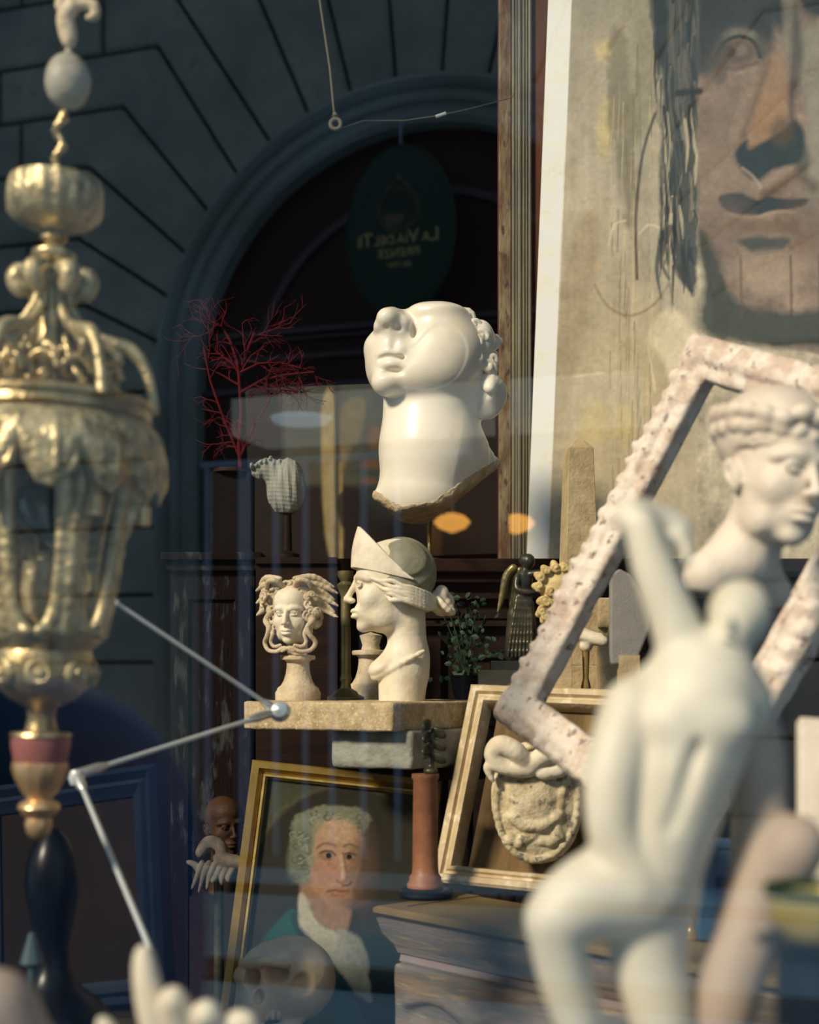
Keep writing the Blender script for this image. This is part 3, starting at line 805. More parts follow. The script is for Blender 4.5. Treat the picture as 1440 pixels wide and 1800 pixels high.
# old painting on the cabinet: grey-green ground, pale drapery, brown figure
q = quad((432, 683, 4.02), (1010, 660, 4.02), (440, 989, 3.98)); th = qthing('old_painting', 'old oil painting with grey-green ground and pale hanging drapery behind the tilted marble head', 'painting', q)
def p_old(X, Y):
    P = Paint(X, Y, lin((84, 86, 74)))
    P.blob(560, 780, 110, 110, lin((98, 98, 82)), .8, .9)
    P.poly([(430, 690), (490, 690), (492, 880), (430, 1000)], lin((22, 10, 8)), 1, 14)
    P.poly([(400, 872), (725, 866), (725, 1000), (400, 1000)], lin((34, 18, 12)), 1, 10)
    P.blob(700, 820, 70, 90, lin((62, 76, 70)), .8, .5)
    P.poly([(598, 722), (640, 700), (636, 760), (612, 800), (600, 850)], lin((150, 132, 92)), .8, 8)
    P.poly([(566, 710), (588, 706), (590, 992), (582, 988), (572, 940), (566, 850)], lin((205, 182, 122)), .95, 6)
    P.poly([(594, 830), (601, 830), (603, 990), (594, 990)], lin((205, 180, 118)), .95, 4)
    P.poly([(588, 690), (596, 690), (596, 980), (590, 980)], lin((58, 60, 52)), .8, 4)
    for c in ((660, 770, 14, 20), (656, 816, 22, 9), (650, 845, 14, 7)): P.blob(*c, lin((140, 96, 62)), .8, .8)
    P.poly([(596, 868), (640, 868), (638, 925), (600, 925)], lin((28, 14, 14)), .9, 5)
    P.poly([(725, 660), (1010, 640), (1010, 1000), (725, 1000)], lin((30, 20, 14)), .95, 10)
    P.blob(765, 940, 12, 50, lin((120, 84, 34)), .7, .7)
    P.grain(.18, .2); P.C *= .5; return P.C
painted_plane('canvas', q[0], q[1].col[0], q[1].col[2], q[2], q[3], .006, p_old, M['paint'], th, qinv(q))
mb = MB(); mb.box((0, .003, 0), (q[2], .03, q[3])); mb.build('stretcher', M['dark_wood'], th, smooth=False, auto=None)

# peeling cabinet at left
q = quad((318, 962, 3.5), (452, 975, 3.5), (318, 1330, 3.5)); th = thing('weathered_cupboard', 'brown cupboard with flaking grey paint left of the snake-haired head', 'cabinet', (lx(385, 3.5), 3.5, 0))
a, b = lx(300, 3.5) - th.location.x, lx(448, 3.5) - th.location.x; zt = zpx(972, 3.5)
mb = MB(); mb.box((a, 0, 0), (b, .4, zt - .02)); mb.build('body', M['peeling'], th, smooth=False, auto=None, bevel=.004)
mb = MB(); mb.box((a - .02, -.03, zt - .02), (b + .02, .42, zt)); mb.box((a - .01, -.015, zt - .045), (b + .01, .42, zt - .02)); mb.build('cornice', M['peeling'], th, smooth=False, auto=None, bevel=.003)
mb = MB(); mb.sweep([(a + .01, .5), (b - .01, .5), (b - .01, zt - .08), (a + .01, zt - .08)], [(0, 0), (0, -.015), (.035, -.015), (.045, -.004), (.045, 0)], closed=True); mb.box((a + .05, -.006, .54), (b - .05, 0, zt - .12)); mb.build('door', M['peeling'], th, auto=25)

# ---------------------------------------------------------------- shelf slab, block, console
k = K(2.9)
cor = W(690, 1236, 2.75); cor.z = 0
L_ = W(427, 1230, 2.95); L_.z = 0
ex = (cor - L_); lw = ex.length; ex.normalize(); ey = Vector((-ex.y, ex.x, 0))
SR = Matrix(((ex.x, ey.x, 0), (ex.y, ey.y, 0), (0, 0, 1)))
th = thing('stone_slab', 'thick tan stone slab on the grey block, carrying the heads', 'slab', (L_.x, L_.y, ZT - .058), SR.to_euler())
F = Field((-.01, -.01, -.01), (lw + .01, .45, .07), .006)
F.box((lw / 2, .215, .029), (lw / 2, .215, .029), .004)
F.disp(lambda X, Y, Z: .0018 * fbm(X, Y, Z, 60, 3) + .0012 * fbm(X, Y, Z, 160, 4))
F.mesh('slab', M['stone'], th)
th2 = thing('plaster_block', 'rough grey plaster block under the tan stone slab', 'block', (L_.x, L_.y, ZT - .058 - .075), SR.to_euler())
x0 = .195; x1 = .39
F = Field((x0 - .02, .02, -.01), (x1 + .03, .42, .085), .006); F.box(((x0 + x1) / 2, .22, .0385), ((x1 - x0) / 2, .18, .0385), .008)
F.disp(lambda X, Y, Z: .003 * fbm(X, Y, Z, 50, 5)); F.mesh('block', M['stone_grey'], th2)
zb = ZT - .058 - .075
th = thing('low_table', 'dark low table beneath the grey plaster block', 'table', (L_.x + .10, L_.y, 0), SR.to_euler())
MB().box((.06, .16, zb - .03), (.33, .42, zb)).build('table_top', M['dark_wood'], th, smooth=False, auto=None, bevel=.004)
for x in (.09, .30):
    for y in (.19, .38): MB().lathe([(.018, .0), (.014, .3), (.022, zb - .10), (.022, zb - .03)], 12, Matrix.Translation((x, y, 0))).build('leg', M['dark_wood'], th)
th = thing('console_shelf', 'dark narrow shelf right of the slab carrying the bronze angel', 'shelf', (lx(900, 3.1), 3.1, 0))
a, b = lx(735, 3.1) - th.location.x, lx(1300, 3.1) - th.location.x
MB().box((a, -.10, ZT - .03), (b, .27, ZT)).build('shelf_board', M['dark_wood'], th, smooth=False, auto=None, bevel=.003)
for x in (a + .03, b - .03, (a + b) / 2 + .1): MB().box((x - .02, .22, 0), (x + .02, .26, ZT - .03)).build('leg', M['dark_wood'], th, smooth=False, auto=None)

# ---------------------------------------------------------------- the tilted marble head
def PXW(d):
    """photo-pixel units at distance d -> world"""
    k = K(d); return Matrix(((k, 0, 0, -720 * k), (0, k, 0, d), (0, 0, k, ZC + HOR * k), (0, 0, 0, 1)))
def at(root, d): return Matrix.Translation(-Vector(root.location)) @ PXW(d)
def central_head():
    d = 3.2
    root = thing('tilted_marble_head', 'white marble head thrown back with broken neck edge, floating on a thin rod', 'sculpture', W(760, 990, d))
    root.location.z = ct; root.location.y = 3.68
    Mx = at(root, d)
    F = Field((625, -150, -925), (900, 170, -520), 2.0)
    F.ell((768, 42, -628), (98, 98, 88), 5); F.ell((778, -12, -632), (72, 66, 76), 34)
    F.ell((738, -22, -668), (74, 58, 46), 30)
    F.ell((676, 4, -640), (34, 50, 50), 26); F.ell((656, -4, -612), (15, 24, 18), 16)
    F.ell((694, -38, -640), (32, 30, 40), 22); F.ell((681, -44, -682), (27, 28, 23), 14)
    F.ell((768, 0, -556), (50, 60, 18), 30); F.ell((742, -24, -556), (22, 24, 11), 14)
    F.ell((694, -14, -604), (38, 44, 44), 20)
    F.cap((690, -42, -570), (722, 30, -564), 19, 16, 14); F.ell((694, -38, -588), (26, 30, 22), 14)
    F.ell((682, -60, -575), (19, 21, 18), 12); F.ell((711, -46, -582), (12, 18, 14), 8); F.ell((667, -44, -586), (9, 16, 11), 8)
    F.ell((702, -72, -594), (7, 10, 5), 5, 's'); F.ell((680, -76, -595), (5, 10, 4), 5, 's')
    F.tube([(726, -50, -588), (729, -52, -610), (724, -54, -640), (718, -50, -662)], [.5, 1, 1, .5], 11, 's')
    pass
    F.tube([(670, -52, -638), (683, -60, -632), (694, -62, -634), (706, -61, -635), (719, -52, -643)], [4, 6.5, 5.5, 6.5, 3], 9)
    F.tube([(673, -54, -652), (688, -62, -655), (703, -60, -654), (715, -52, -648)], [4, 7.5, 7, 3], 9)
    F.tube([(667, -60, -645), (682, -69, -643), (696, -71, -645), (708, -68, -645), (721, -56, -648)], 2.2, 5, 's')
    F.ell((692, -70, -668), (17, 8, 4), 10, 's'); F.ell((694, -70, -619), (4, 6, 9), 10, 's')
    F.cap((758, 26, -690), (757, 18, -790), 84, 87, 9)
    F.cap((757, 18, -790), (750, 14, -860), 87, 80, 20)
    F.cap((800, 20, -800), (866, 24, -812), 52, 15, 50); F.cap((722, 10, -850), (668, 4, -874), 44, 9, 34)
    F.ell((840, 32, -620), (34, 56, 62), 16); F.ell((846, -4, -606), (25, 30, 42), 10); F.ell((858, 16, -694), (30, 46, 40), 14)
    cuts = (((876, 0, -820), (.59, 0, -.81)), ((657, 0, -877), (-.56, 0, -.83)), ((740, 0, -904), (.1, -.12, -1)))
    for p_, n_ in cuts: F.plane(p_, n_, 6)
    E = Field((625, -150, -925), (900, 170, -760), 2.0)
    o = [int(round((E.lo[i] - F.lo[i]) / 2.0)) for i in range(3)]
    E.F = F.F[o[0]:o[0] + E.n[0], o[1]:o[1] + E.n[1], o[2]:o[2] + E.n[2]].copy()
    H = Field((780, -90, -760), (900, 100, -530), 1.5)
    for i, (px, py, dy, rr) in enumerate(((832, 578, -20, 15), (846, 600, -26, 16), (833, 612, -36, 15), (836, 640, -38, 14), (860, 612, -8, 15), (862, 636, -16, 15), (820, 562, -10, 14), (852, 582, 4, 14), (856, 652, -26, 13), (868, 600, 20, 13))):
        curl(H, (px, dy, -py), rr, 6.4, (.3, -1, .05), 3, 1.3, i)
    for j in range(8):      # combed lock below the curls
        t = j / 7
        q_ = 1 - .78 * t; H.tube([(858 + (x - 858) * q_, y - 16 * t, -697 + (z + 697) * q_) for x, y, z in ((840, -14, -664), (864, -20, -666), (883, -8, -692), (870, -6, -722), (842, -4, -732))], [5, 7, 7.5, 7, 5], 4)
    F.mesh('head', M['marble'], root, Mx, smooth_it=2)
    H.mesh('hair_lock', M['marble'], root, Mx)
    Z0 = E.ax[2][None, None, :]; X0 = E.ax[0][:, None, None]
    near = np.maximum(np.maximum(.59 * (X0 - 876) - .81 * (Z0 + 820), -.56 * (X0 - 657) - .83 * (Z0 + 877)), .1 * (X0 - 740) - (Z0 + 904))
    E.F = np.maximum(E.F - 1.2, (-(near + 13)).astype(np.float32) + 0 * E.F)
    E.disp(lambda X, Y, Z: 1.1 * fbm(X, Y, Z, .16, 8) + .9 * fbm(X, Y, Z, .45, 9))
    E.mesh('broken_edge', M['marble_rough'], root, Mx, label='rough ochre broken underside')
    mb = MB(); mb.tube([(0, 0, 0), (0, 0, .05), (0, -.03, .075), (0, -.40, .10), (0, -.44, .125), (0, -.45, .19)], .005, 12); mb.lathe([(.035, 0), (.035, .006), (.010, .010), (.007, .02)], 24); mb.build('stand_rod', M['brass'], root)
    return root
central_head()

# ---------------------------------------------------------------- head with the diadem
def diadem_head():
    d = 2.95; U = 168.0
    root = thing('diadem_head', 'pale stone female head in profile with a tall pointed diadem and hair bun', 'sculpture', (lx(705, d), d, ZT))
    def mm(yaw): return Matrix.Translation(W(689, 1112, d) - Vector(root.location)) @ Matrix.Rotation(math.radians(yaw), 4, 'Z') @ Matrix.Scale(U * K(d), 4)
    YAW = -84
    F = Field((-.6, -.62, -.78), (.6, .75, 1.1), .011); face_sdf(F, ears=False)
    F.cap((0, .14, .22), (0, .17, -.25), .21, .20, .08)
    F.cap((0, .17, -.25), (0, .14, -.40), .215, .25, .08)
    F.cap((0, .12, -.36), (0, .10, -.80), .265, .235, .05)
    F.ell((0, -.10, -.36), (.22, .16, .10), .06, rot=(25, 0, 0))
    # drapery edge across the chest
    F.tube([(-.28, .30, -.20), (-.25, .05, -.34), (-.12, -.14, -.45), (0, -.19, -.47), (.12, -.14, -.45), (.25, .05, -.34), (.28, .30, -.20)], .022, .03)
    F.plane((0, 0, -.735), (0, 0, -1))
    F.mesh('head', M['plaster'], root, mm(YAW), smooth_it=1)
    H = Field((-.6, -.6, .1), (.6, .85, 1.1), .010)
    H.ell((0, .10, .62), (.335, .365, .375), .02)
    H.plane((0, -.10, .78), (0, -.80, .05), .03)
    H.disp(lambda X, Y, Z: .008 * np.sin((X * 1.2 + Z * .6 + .3 * Y * Y) * 55) * (np.abs(X) < 2))
    H.mesh('hair_cap', M['hair_shaded'], root, mm(YAW))
    H = Field((-.6, -.6, .0), (.6, .85, 1.0), .009)
    for s in (-1, 1):
        for j in range(6):
            z0 = .52 - j * .032
            H.tube([(s * .22, -.27 + .03 * j, z0 + .05), (s * .285, -.15 + .02 * j, z0 + .02 * math.sin(j * 2.3)), (s * .325, -.03, z0 - .02 + .022 * math.sin(j * 1.7 + 2)), (s * .34, .08, z0 - .05 + .015 * math.sin(j * 3)), (s * .33, .18, z0 - .07), (s * .25, .34, z0 - .12), (s * .08, .46, .36 - .02 * j)], [.012, .021, .024, .022, .024, .022, .02], .005)
    for (x, y, z, a, b, c) in ((.03, .52, .40, .09, .08, .10), (-.06, .55, .34, .08, .07, .09), (.0, .50, .28, .08, .09, .09)): H.ell((x, y, z), (a, b, c), .03)
    for i in range(3):
        pts = [(.11 * math.cos(t) * (.5 + .2 * i), .54 + .095 * math.sin(t), .31 + .10 * math.cos(t + i)) for t in [2 * PI * j / 14 for j in range(15)]]
        H.tube([(p[0] + .05 * (i - 1), p[1], p[2]) for p in pts], .032, .012)
    H.mesh('hair_bun', M['plaster'], root, mm(YAW))
    vs = []; fs = []; n = 40; m = 10
    for side in (0, 1):
        for i in range(n + 1):
            a = -PI / 2 + PI * i / n; c = math.cos(a); sx = math.sin(a)
            for j in range(m + 1):
                t = j / m; th_ = .016 * side
                y = .19 - (.62 - .07 * t - th_) * c; zb = .53 + .15 * c; zt = .545 + .56 * c ** 1.15
                bulge = .02 * math.sin(PI * t)
                vs.append(((.345 - th_) * sx * (1 + bulge), y - bulge * c, zb + (zt - zb) * t + (.0 if side else 0)))
    S = (n + 1) * (m + 1)
    def id_(s, i, j): return s * S + i * (m + 1) + j
    for s in (0, 1):
        for i in range(n):
            for j in range(m): fs.append((id_(s, i, j), id_(s, i + 1, j), id_(s, i + 1, j + 1), id_(s, i, j + 1)))
    for i in range(n): fs.append((id_(0, i, m), id_(0, i + 1, m), id_(1, i + 1, m), id_(1, i, m))); fs.append((id_(0, i, 0), id_(0, i + 1, 0), id_(1, i + 1, 0), id_(1, i, 0)))
    for j in range(m): fs.append((id_(0, 0, j), id_(0, 0, j + 1), id_(1, 0, j + 1), id_(1, 0, j))); fs.append((id_(0, n, j), id_(0, n, j + 1), id_(1, n, j + 1), id_(1, n, j)))
    mb = MB(); mb.add(vs, fs, mm(YAW))
    mb.build('diadem', M['plaster'], root, auto=50)
    return root
diadem_head()

# ---------------------------------------------------------------- pedestals and the snake-haired head
PED = [(.0, 0), (39, 0), (40, 3), (40, 14), (37, 19), (36, 22), (30, 27), (25, 36), (21.5, 48), (20, 60), (20.5, 68), (24, 71), (30, 72), (31, 76), (30, 79), (20, 80), (0, 80)]
def pedestal(parent, k, x=0, y=0, z=0):
    return MB().lathe([(r * k, zz * k) for r, zz in PED], 48, Matrix.Translation((x, y, z)), cap=False).build('pedestal', M['plaster_dark'], parent, auto=40)
def gorgon():
    d = 3.02; k = K(d)
    root = thing('snake_haired_head', 'small plaster head with wings and snakes in its hair on a waisted pedestal', 'sculpture', (lx(524, d), d, ZT))
    pedestal(root, k)
    MB().box((-16 * k, -14 * k, 79 * k), (16 * k, 14 * k, 100 * k)).build('neck_block', M['plaster_dark'], root, bevel=.001)
    U = 108.0; zc = ZT + 92 * k
    Mx = Matrix.Translation((lx(517, d) - root.location.x, 0, 101 * k)) @ Matrix.Rotation(math.radians(-14), 4, 'Z') @ Matrix.Rotation(math.radians(4), 4, 'X') @ Matrix.Scale(U * k, 4)
    F = Field((-.75, -.7, -.2), (.75, .6, 1.2), .012); face_sdf(F, ears=False); F.cap((0, .05, .12), (0, .08, -.1), .16, .15, .05)
    F.mesh('face', M['plaster'], root, Mx)
    H = Field((-.9, -.75, -.25), (.95, .75, 1.35), .011)
    H.ell((0, .12, .62), (.42, .40, .42), .02); H.ell((0, -.33, .36), (.27, .25, .37), .03, 's')
    rs = random.Random(11)
    for i in range(64):     # curls and coils round the face
        a = rs.uniform(-.35 * PI, 1.35 * PI); rr = rs.uniform(.31, .47); z = .55 + .42 * math.sin(a) * rr / .42; x = rr * math.cos(a) * 1.05; y = -.22 + rs.uniform(0, .45) * (1.0 if rr > .36 else .3) - .0
        curl(H, (x, y, z), rs.uniform(.055, .085), .024, (x, y - .35, (z - .5) * .8), .012, 1.3, i)
    for s in (-1, 1):       # snakes looping at the jaw and knotted under the chin
        H.tube([(s * .33, -.15, .52), (s * .40, -.22, .38), (s * .33, -.28, .27), (s * .36, -.26, .14), (s * .43, -.2, .02), (s * .36, -.24, -.10), (s * .20, -.3, -.12), (s * .05, -.33, -.06), (-s * .10, -.33, -.12)], [.045, .045, .04, .04, .036, .034, .032, .03, .02], .01)
        H.tube([(s * .30, -.2, .30), (s * .27, -.28, .16), (s * .30, -.28, .04), (s * .24, -.3, -.04), (s * .12, -.33, -.02)], .028, .01)
        H.tube([(s * .1, -.2, .93), (s * .2, -.3, 1.02), (s * .33, -.26, 1.0), (s * .38, -.2, .9)], [.04, .045, .04, .03], .01)
    H.mesh('snake_hair', M['plaster_dark'], root, Mx)
    for s in (-1, 1):
        Wg = Field((-1.0, -.6, .4), (1.0, .5, 1.35), .011)
        for j in range(6):
            Wg.tube([(s * (.12 + .03 * j), -.26 + .03 * j, 1.05 - .07 * j), (s * (.40 + .02 * j), -.12 + .03 * j, 1.06 - .10 * j), (s * (.58 + .06 * (j % 2) + (.10 if s > 0 else 0)), .04, .90 - .10 * j + (0 if s > 0 else .06))], [.035, .055, .02], .015)
        Wg.mesh('wing', M['plaster_dark'], root, Mx)
gorgon()
d = 3.28; k = K(d)
root = thing('small_pedestal', 'second waisted plaster pedestal half hidden behind the diadem head', 'pedestal', (lx(652, d), d, ZT)); pedestal(root, k * 1.08)
MB().lathe([(0, 86 * k), (17 * k, 86 * k), (15 * k, 95 * k), (20 * k, 112 * k), (0, 118 * k)], 24, cap=False).build('neck_stub', M['plaster_dark'], root)
d = 3.2; k = K(d)
root = thing('dark_candlestick', 'slim dark gilt candlestick between the two plaster pedestals', 'candlestick', (lx(613, d) - .004, d - .06, ZT))
pr = [(0, 0), (32, 0), (32, 5), (22, 10), (20, 14), (10, 20), (8, 30), (11, 36), (9, 42)] + [(8.5, 50 + 8 * i) for i in range(17)] + [(13, 190), (16, 198), (9, 204), (14, 214), (14, 222), (0, 222)]
MB().lathe([(r * k, z * k) for r, z in pr], 24, flute=8, cap=False).build('stem', M['bronze_gold'], root, auto=40)
# ---------------------------------------------------------------- portrait of a bewigged gentleman
q = quad((455, 1338, 3.0), (790, 1366, 3.0), (383, 1812, 2.88))
th = qthing('portrait_painting', 'gold-framed oil portrait of a gentleman in a grey wig and teal coat', 'painting', q)
GP = [(0, .03), (0, -.012), (.10, -.018), (.45, -.016), (.62, -.004), (.70, -.002), (.74, -.008), (.88, -.008), (1, .004), (1, .03)]
picture_frame(th, q[2], q[3], .036, GP[:6] + [(.72, .03)], M['gold_frame'])
fo = picture_frame(th, q[2], q[3], .036, [(.72, .028), (.72, -.004), (.76, -.011), (.88, -.011), (.93, -.004), (1, 0), (1, .028)], M['gold_bright'], 'inner_moulding')
def p_portrait(X, Y):
    P = Paint(X, Y, lin((62, 64, 42)))
    P.blob(470, 1480, 90, 140, lin((84, 88, 62)), .6, .9)
    P.blob(700, 1385, 60, 40, lin((92, 88, 58)), .6, .9)
    P.blob(607, 1580, 172, 196, lin((44, 40, 27)), 1, .05)
    P.stroke([(607 + 176 * math.cos(t), 1580 + 200 * math.sin(t)) for t in [PI + PI * i / 24 for i in range(25)]], 4, lin((96, 90, 58)), .6, 6)
    P.blob(700, 1560, 70, 120, lin((50, 46, 28)), .7, .8)
    P.poly([(470, 1690), (520, 1610), (640, 1660), (700, 1760), (700, 1840), (440, 1840)], lin((14, 40, 44)), 1, 20)
    P.poly([(440, 1690), (498, 1610), (520, 1600), (560, 1640), (650, 1740), (700, 1790), (690, 1860), (400, 1860)], lin((16, 96, 98)), 1, 6)
    P.poly([(512, 1620), (528, 1610), (600, 1690), (660, 1760), (640, 1770), (560, 1700)], lin((8, 62, 66)), .9, 5)
    P.poly([(616, 1660), (640, 1790), (700, 1850), (700, 1660)], lin((12, 44, 48)), .9, 10)
    # neck, face
    P.poly([(536, 1545), (600, 1590), (618, 1600), (600, 1650), (560, 1620), (530, 1590)], lin((170, 128, 96)), 1, 8)
    # wig
    P.blob(580, 1450, 70, 34, lin((138, 142, 118)), 1, .14, -6, .10, 3)
    P.blob(598, 1482, 42, 34, lin((206, 160, 124)), 1, .2)
    P.blob(540, 1490, 30, 62, lin((138, 142, 118)), 1, .16, 10, .10, 4)
    P.blob(528, 1500, 22, 48, lin((120, 126, 104)), .8, .4, 10)
    P.poly([(556, 1450), (566, 1440), (556, 1500), (546, 1545), (540, 1520)], lin((150, 150, 124)), .8, 6)
    P.blob(594, 1500, 43, 62, lin((206, 158, 120)), 1, .12, -4)
    P.blob(586, 1545, 40, 38, lin((200, 148, 112)), 1, .2)
    P.blob(597, 1578, 26, 20, lin((190, 142, 108)), 1, .3)
    P.blob(570, 1532, 22, 20, lin((206, 128, 102)), .4, .9)
    P.blob(640, 1520, 20, 66, lin((104, 78, 56)), .85, 1.2); P.blob(622, 1545, 14, 40, lin((140, 104, 78)), .6, 1)
    P.blob(590, 1460, 34, 20, lin((222, 180, 142)), .7, .8)
    P.blob(618, 1588, 26, 10, lin((116, 78, 56)), .6, .8)
    P.blob(575, 1503, 15, 9, lin((150, 106, 80)), .8, .6); P.blob(616, 1505, 12, 8, lin((140, 98, 74)), .8, .6)
    P.blob(577, 1504, 10, 4, lin((176, 152, 128)), .9, .5); P.blob(616, 1506, 8, 3.6, lin((160, 136, 112)), .9, .5)
    P.blob(578, 1504, 5, 5, lin((24, 20, 18)), 1, .3); P.blob(614, 1506, 4.6, 4.8, lin((24, 20, 18)), 1, .3)
    P.stroke([(562, 1500), (570, 1496), (583, 1497), (590, 1503)], 1.3, lin((70, 44, 32)), .8, 2); P.stroke([(606, 1502), (614, 1499), (625, 1503)], 1.2, lin((70, 44, 32)), .8, 2)
    P.stroke([(558, 1490), (572, 1482), (590, 1487)], 2.2, lin((122, 92, 66)), .7, 3); P.stroke([(604, 1488), (616, 1484), (630, 1491)], 2, lin((110, 82, 60)), .7, 3)
    P.stroke([(604, 1500), (608, 1525), (611, 1545), (600, 1552), (592, 1548)], 2.4, lin((150, 100, 74)), .8, 4)
    P.stroke([(599, 1505), (602, 1530), (602, 1542)], 3, lin((236, 194, 160)), .7, 4)
    P.stroke([(618, 1550), (612, 1556), (603, 1556)], 2, lin((92, 54, 40)), .8, 3)
    P.stroke([(576, 1567), (590, 1565), (600, 1567), (612, 1566)], 2.2, lin((150, 70, 56)), .85, 3)
    P.stroke([(584, 1573), (598, 1575), (608, 1572)], 2.4, lin((176, 98, 80)), .7, 4)
    rs = random.Random(3)
    for i in range(46):
        a = rs.uniform(0, 6.28); cx = rs.choice([rs.gauss(532, 12), rs.uniform(520, 640)]); cy = 1495 + rs.gauss(0, 26) if cx < 550 else 1432 + rs.uniform(-8, 16) + .004 * (cx - 580) ** 2
        P.stroke([(cx + 6 * math.cos(a + t), cy + 5 * math.sin(a + t)) for t in (0, 1, 2, 3, 4)], 1.1, lin(rs.choice([(84, 88, 70), (176, 176, 150)])), .7, 2)
    # stock and jabot
    P.poly([(524, 1580), (534, 1572), (560, 1620), (600, 1645), (640, 1700), (655, 1760), (630, 1750), (590, 1700), (545, 1650), (526, 1620)], lin((206, 200, 178)), 1, 6, 2, 3)
    P.poly([(590, 1640), (628, 1645), (650, 1700), (630, 1720)], lin((176, 178, 164)), .8, 8, 3, 2)
    P.grain(.16, .5); P.C = P.C * .85 + P.C.mean(1, keepdims=True) * .15; P.C *= np.array([.62, .63, .60]); return P.C
O, R, w_, h_ = q
O2 = O + R.col[0] * .026 + R.col[2] * .026 + R.col[1] * .004
painted_plane('canvas', O2, R.col[0], R.col[2], w_ - .052, h_ - .052, .0022, p_portrait, M['paint'], th, qinv(q))
MB().box((.02, .006, .02), (w_ - .02, .026, h_ - .02)).build('backing', M['brown_board'], th, smooth=False, auto=None)

# ---------------------------------------------------------------- old skull before the portrait
def skull():
    d = 2.7; k = K(d)
    root = thing('human_skull', 'brownish old human skull lying before the gold-framed portrait', 'skull', (lx(505, d), d, .56))
    Mx = at(root, d)
    F = Field((395, -110, -1860), (605, 110, -1625), 2.2)
    F.ell((512, 6, -1722), (78, 72, 76), 8); F.ell((470, -10, -1705), (46, 56, 46), 16)
    F.ell((452, -30, -1755), (34, 44, 40), 16)
    F.ell((448, -34, -1708), (34, 30, 24), 10)
    F.ell((491, -70, -1699), (24, 30, 17), 6, 's'); F.ell((450, -62, -1706), (14, 30, 20), 6, 's')
    F.ell((462, -70, -1738), (9, 20, 13), 4, 's')
    F.tube([(430, -40, -1684), (450, -58, -1682), (475, -66, -1678), (510, -64, -1682)], 6, 8)
    F.tube([(500, -52, -1728), (520, -50, -1728), (548, -30, -1722)], 6, 8)
    F.ell((538, -66, -1716), (18, 18, 20), 8, 's')
    F.tube([(430, -40, -1792), (446, -56, -1800), (480, -50, -1806), (520, -26, -1790), (536, -14, -1752)], [12, 14, 13, 11, 9], 8)
    for i in range(7): F.ell((434 + 10 * i, -58 + 1.4 * i * (i > 3), -1770 - i * .6), (4.4, 5, 9), 2)
    F.disp(lambda X, Y, Z: .8 * fbm(X, Y, Z, .12, 8))
    F.mesh('cranium', M['skull'], root, Mx)
    MB().box((-.085, -.06, 0), (.085, .09, ZC + (HOR - 1806) * k - .56)).build('book_rest', M['dark_wood'], root, smooth=False, auto=None, bevel=.004)
skull()

# ---------------------------------------------------------------- dusty bones and dark carving at the lower left
def claw():
    d = 3.0; k = K(d)
    root = thing('animal_jawbone', 'small dusty jawbone with splayed teeth left of the gold frame', 'bone', (lx(385, d), d, .56))
    Mx = at(root, d); F = Field((318, -40, -1580), (452, 40, -1460), 1.5)
    F.tube([(352, 0, -1500), (366, 5, -1482), (384, 6, -1490), (392, 0, -1512), (420, -5, -1515), (444, -8, -1528)], [8, 10, 12, 12, 10, 6], 6)
    for i, (x, y) in enumerate(((340, 1560), (352, 1566), (366, 1560), (376, 1548), (392, 1552), (404, 1546))):
        F.tube([(356 + 12 * i, -4, -1516), (348 + 11 * i, -12, -1540), (x, -16, -y)], [5, 4, 2], 3)
    F.ell((372, 0, -1498), (8, 20, 7), 2, 's'); F.tube([(330, 0, -1515), (345, 0, -1522), (352, 0, -1540)], [3, 5, 4], 4)
    F.mesh('jawbone', M['bone_dark'], root, Mx)
    MB().lathe([(.07, 0), (.07, .01), (.012, .02), (.010, ZC + (HOR - 1520) * k - .56)], 20, Matrix.Translation((-.003, .02, 0))).build('stand', M['bronze'], root)
    d = 3.2; k = K(d)
    root = thing('carved_wooden_head', 'dark brown carved wooden head in shadow above the jawbone', 'sculpture', (lx(395, d), d, .56))
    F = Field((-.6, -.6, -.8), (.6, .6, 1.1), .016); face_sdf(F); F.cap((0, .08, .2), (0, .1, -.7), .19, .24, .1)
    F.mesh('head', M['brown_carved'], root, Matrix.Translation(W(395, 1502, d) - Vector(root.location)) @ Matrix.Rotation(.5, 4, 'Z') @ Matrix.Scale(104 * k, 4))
    MB().box((-.07, -.06, 0), (.07, .06, ZC + (HOR - 1570) * k - .56)).build('block', M['dark_wood'], root, smooth=False, auto=None)
claw()

# ---------------------------------------------------------------- mantelpiece
mp1 = W(672, 1592, 2.6); zt = mp1.z
mp2x = Vector((lx(1560, 445 / 552 * 2.55), 445 / 552 * 2.55 * 1.0, 0)); A = Vector((mp1.x, mp1.y, 0))
P2 = Vector(((1440 - 720) / FPX * 1.916, 1.916, 0)); ex = (P2 - A); Lm = ex.length * 1.25; ex.normalize(); ey = Vector((-ex.y, ex.x, 0))
MR = Matrix(((ex.x, ey.x, 0), (ex.y, ey.y, 0), (0, 0, 1)))
root = thing('mantelpiece', 'weathered chimneypiece with flaking mauve and grey paint under the cream frame', 'mantelpiece', (A.x, A.y, 0), MR.to_euler())
def mprofile(prof, name, m, x0=0.0, parent=root, D=.22):
    mb = MB(); path = [(x0, D), (x0, 0), (Lm, 0)]
    vs = []; fs = []; n = len(prof)
    for (o, z) in prof: vs.append((x0 - o, D, z))
    for (o, z) in prof: vs.append((x0 - o, -o, z))
    for (o, z) in prof: vs.append((Lm, -o, z))
    for j in range(2):
        for i in range(n): fs.append((j * n + i, j * n + (i + 1) % n, (j + 1) * n + (i + 1) % n, (j + 1) * n + i))
    fs.append(tuple(range(n))); fs.append(tuple(2 * n + i for i in range(n)))
    mb.add(vs, fs); return mb.build(name, m, parent, auto=30)
mprofile([(-.03, zt - .02), (.0, zt - .02), (.012, zt - .012), (.012, zt - .004), (.006, zt), (-.03, zt)], 'shelf_edge', M['mantel_top'])
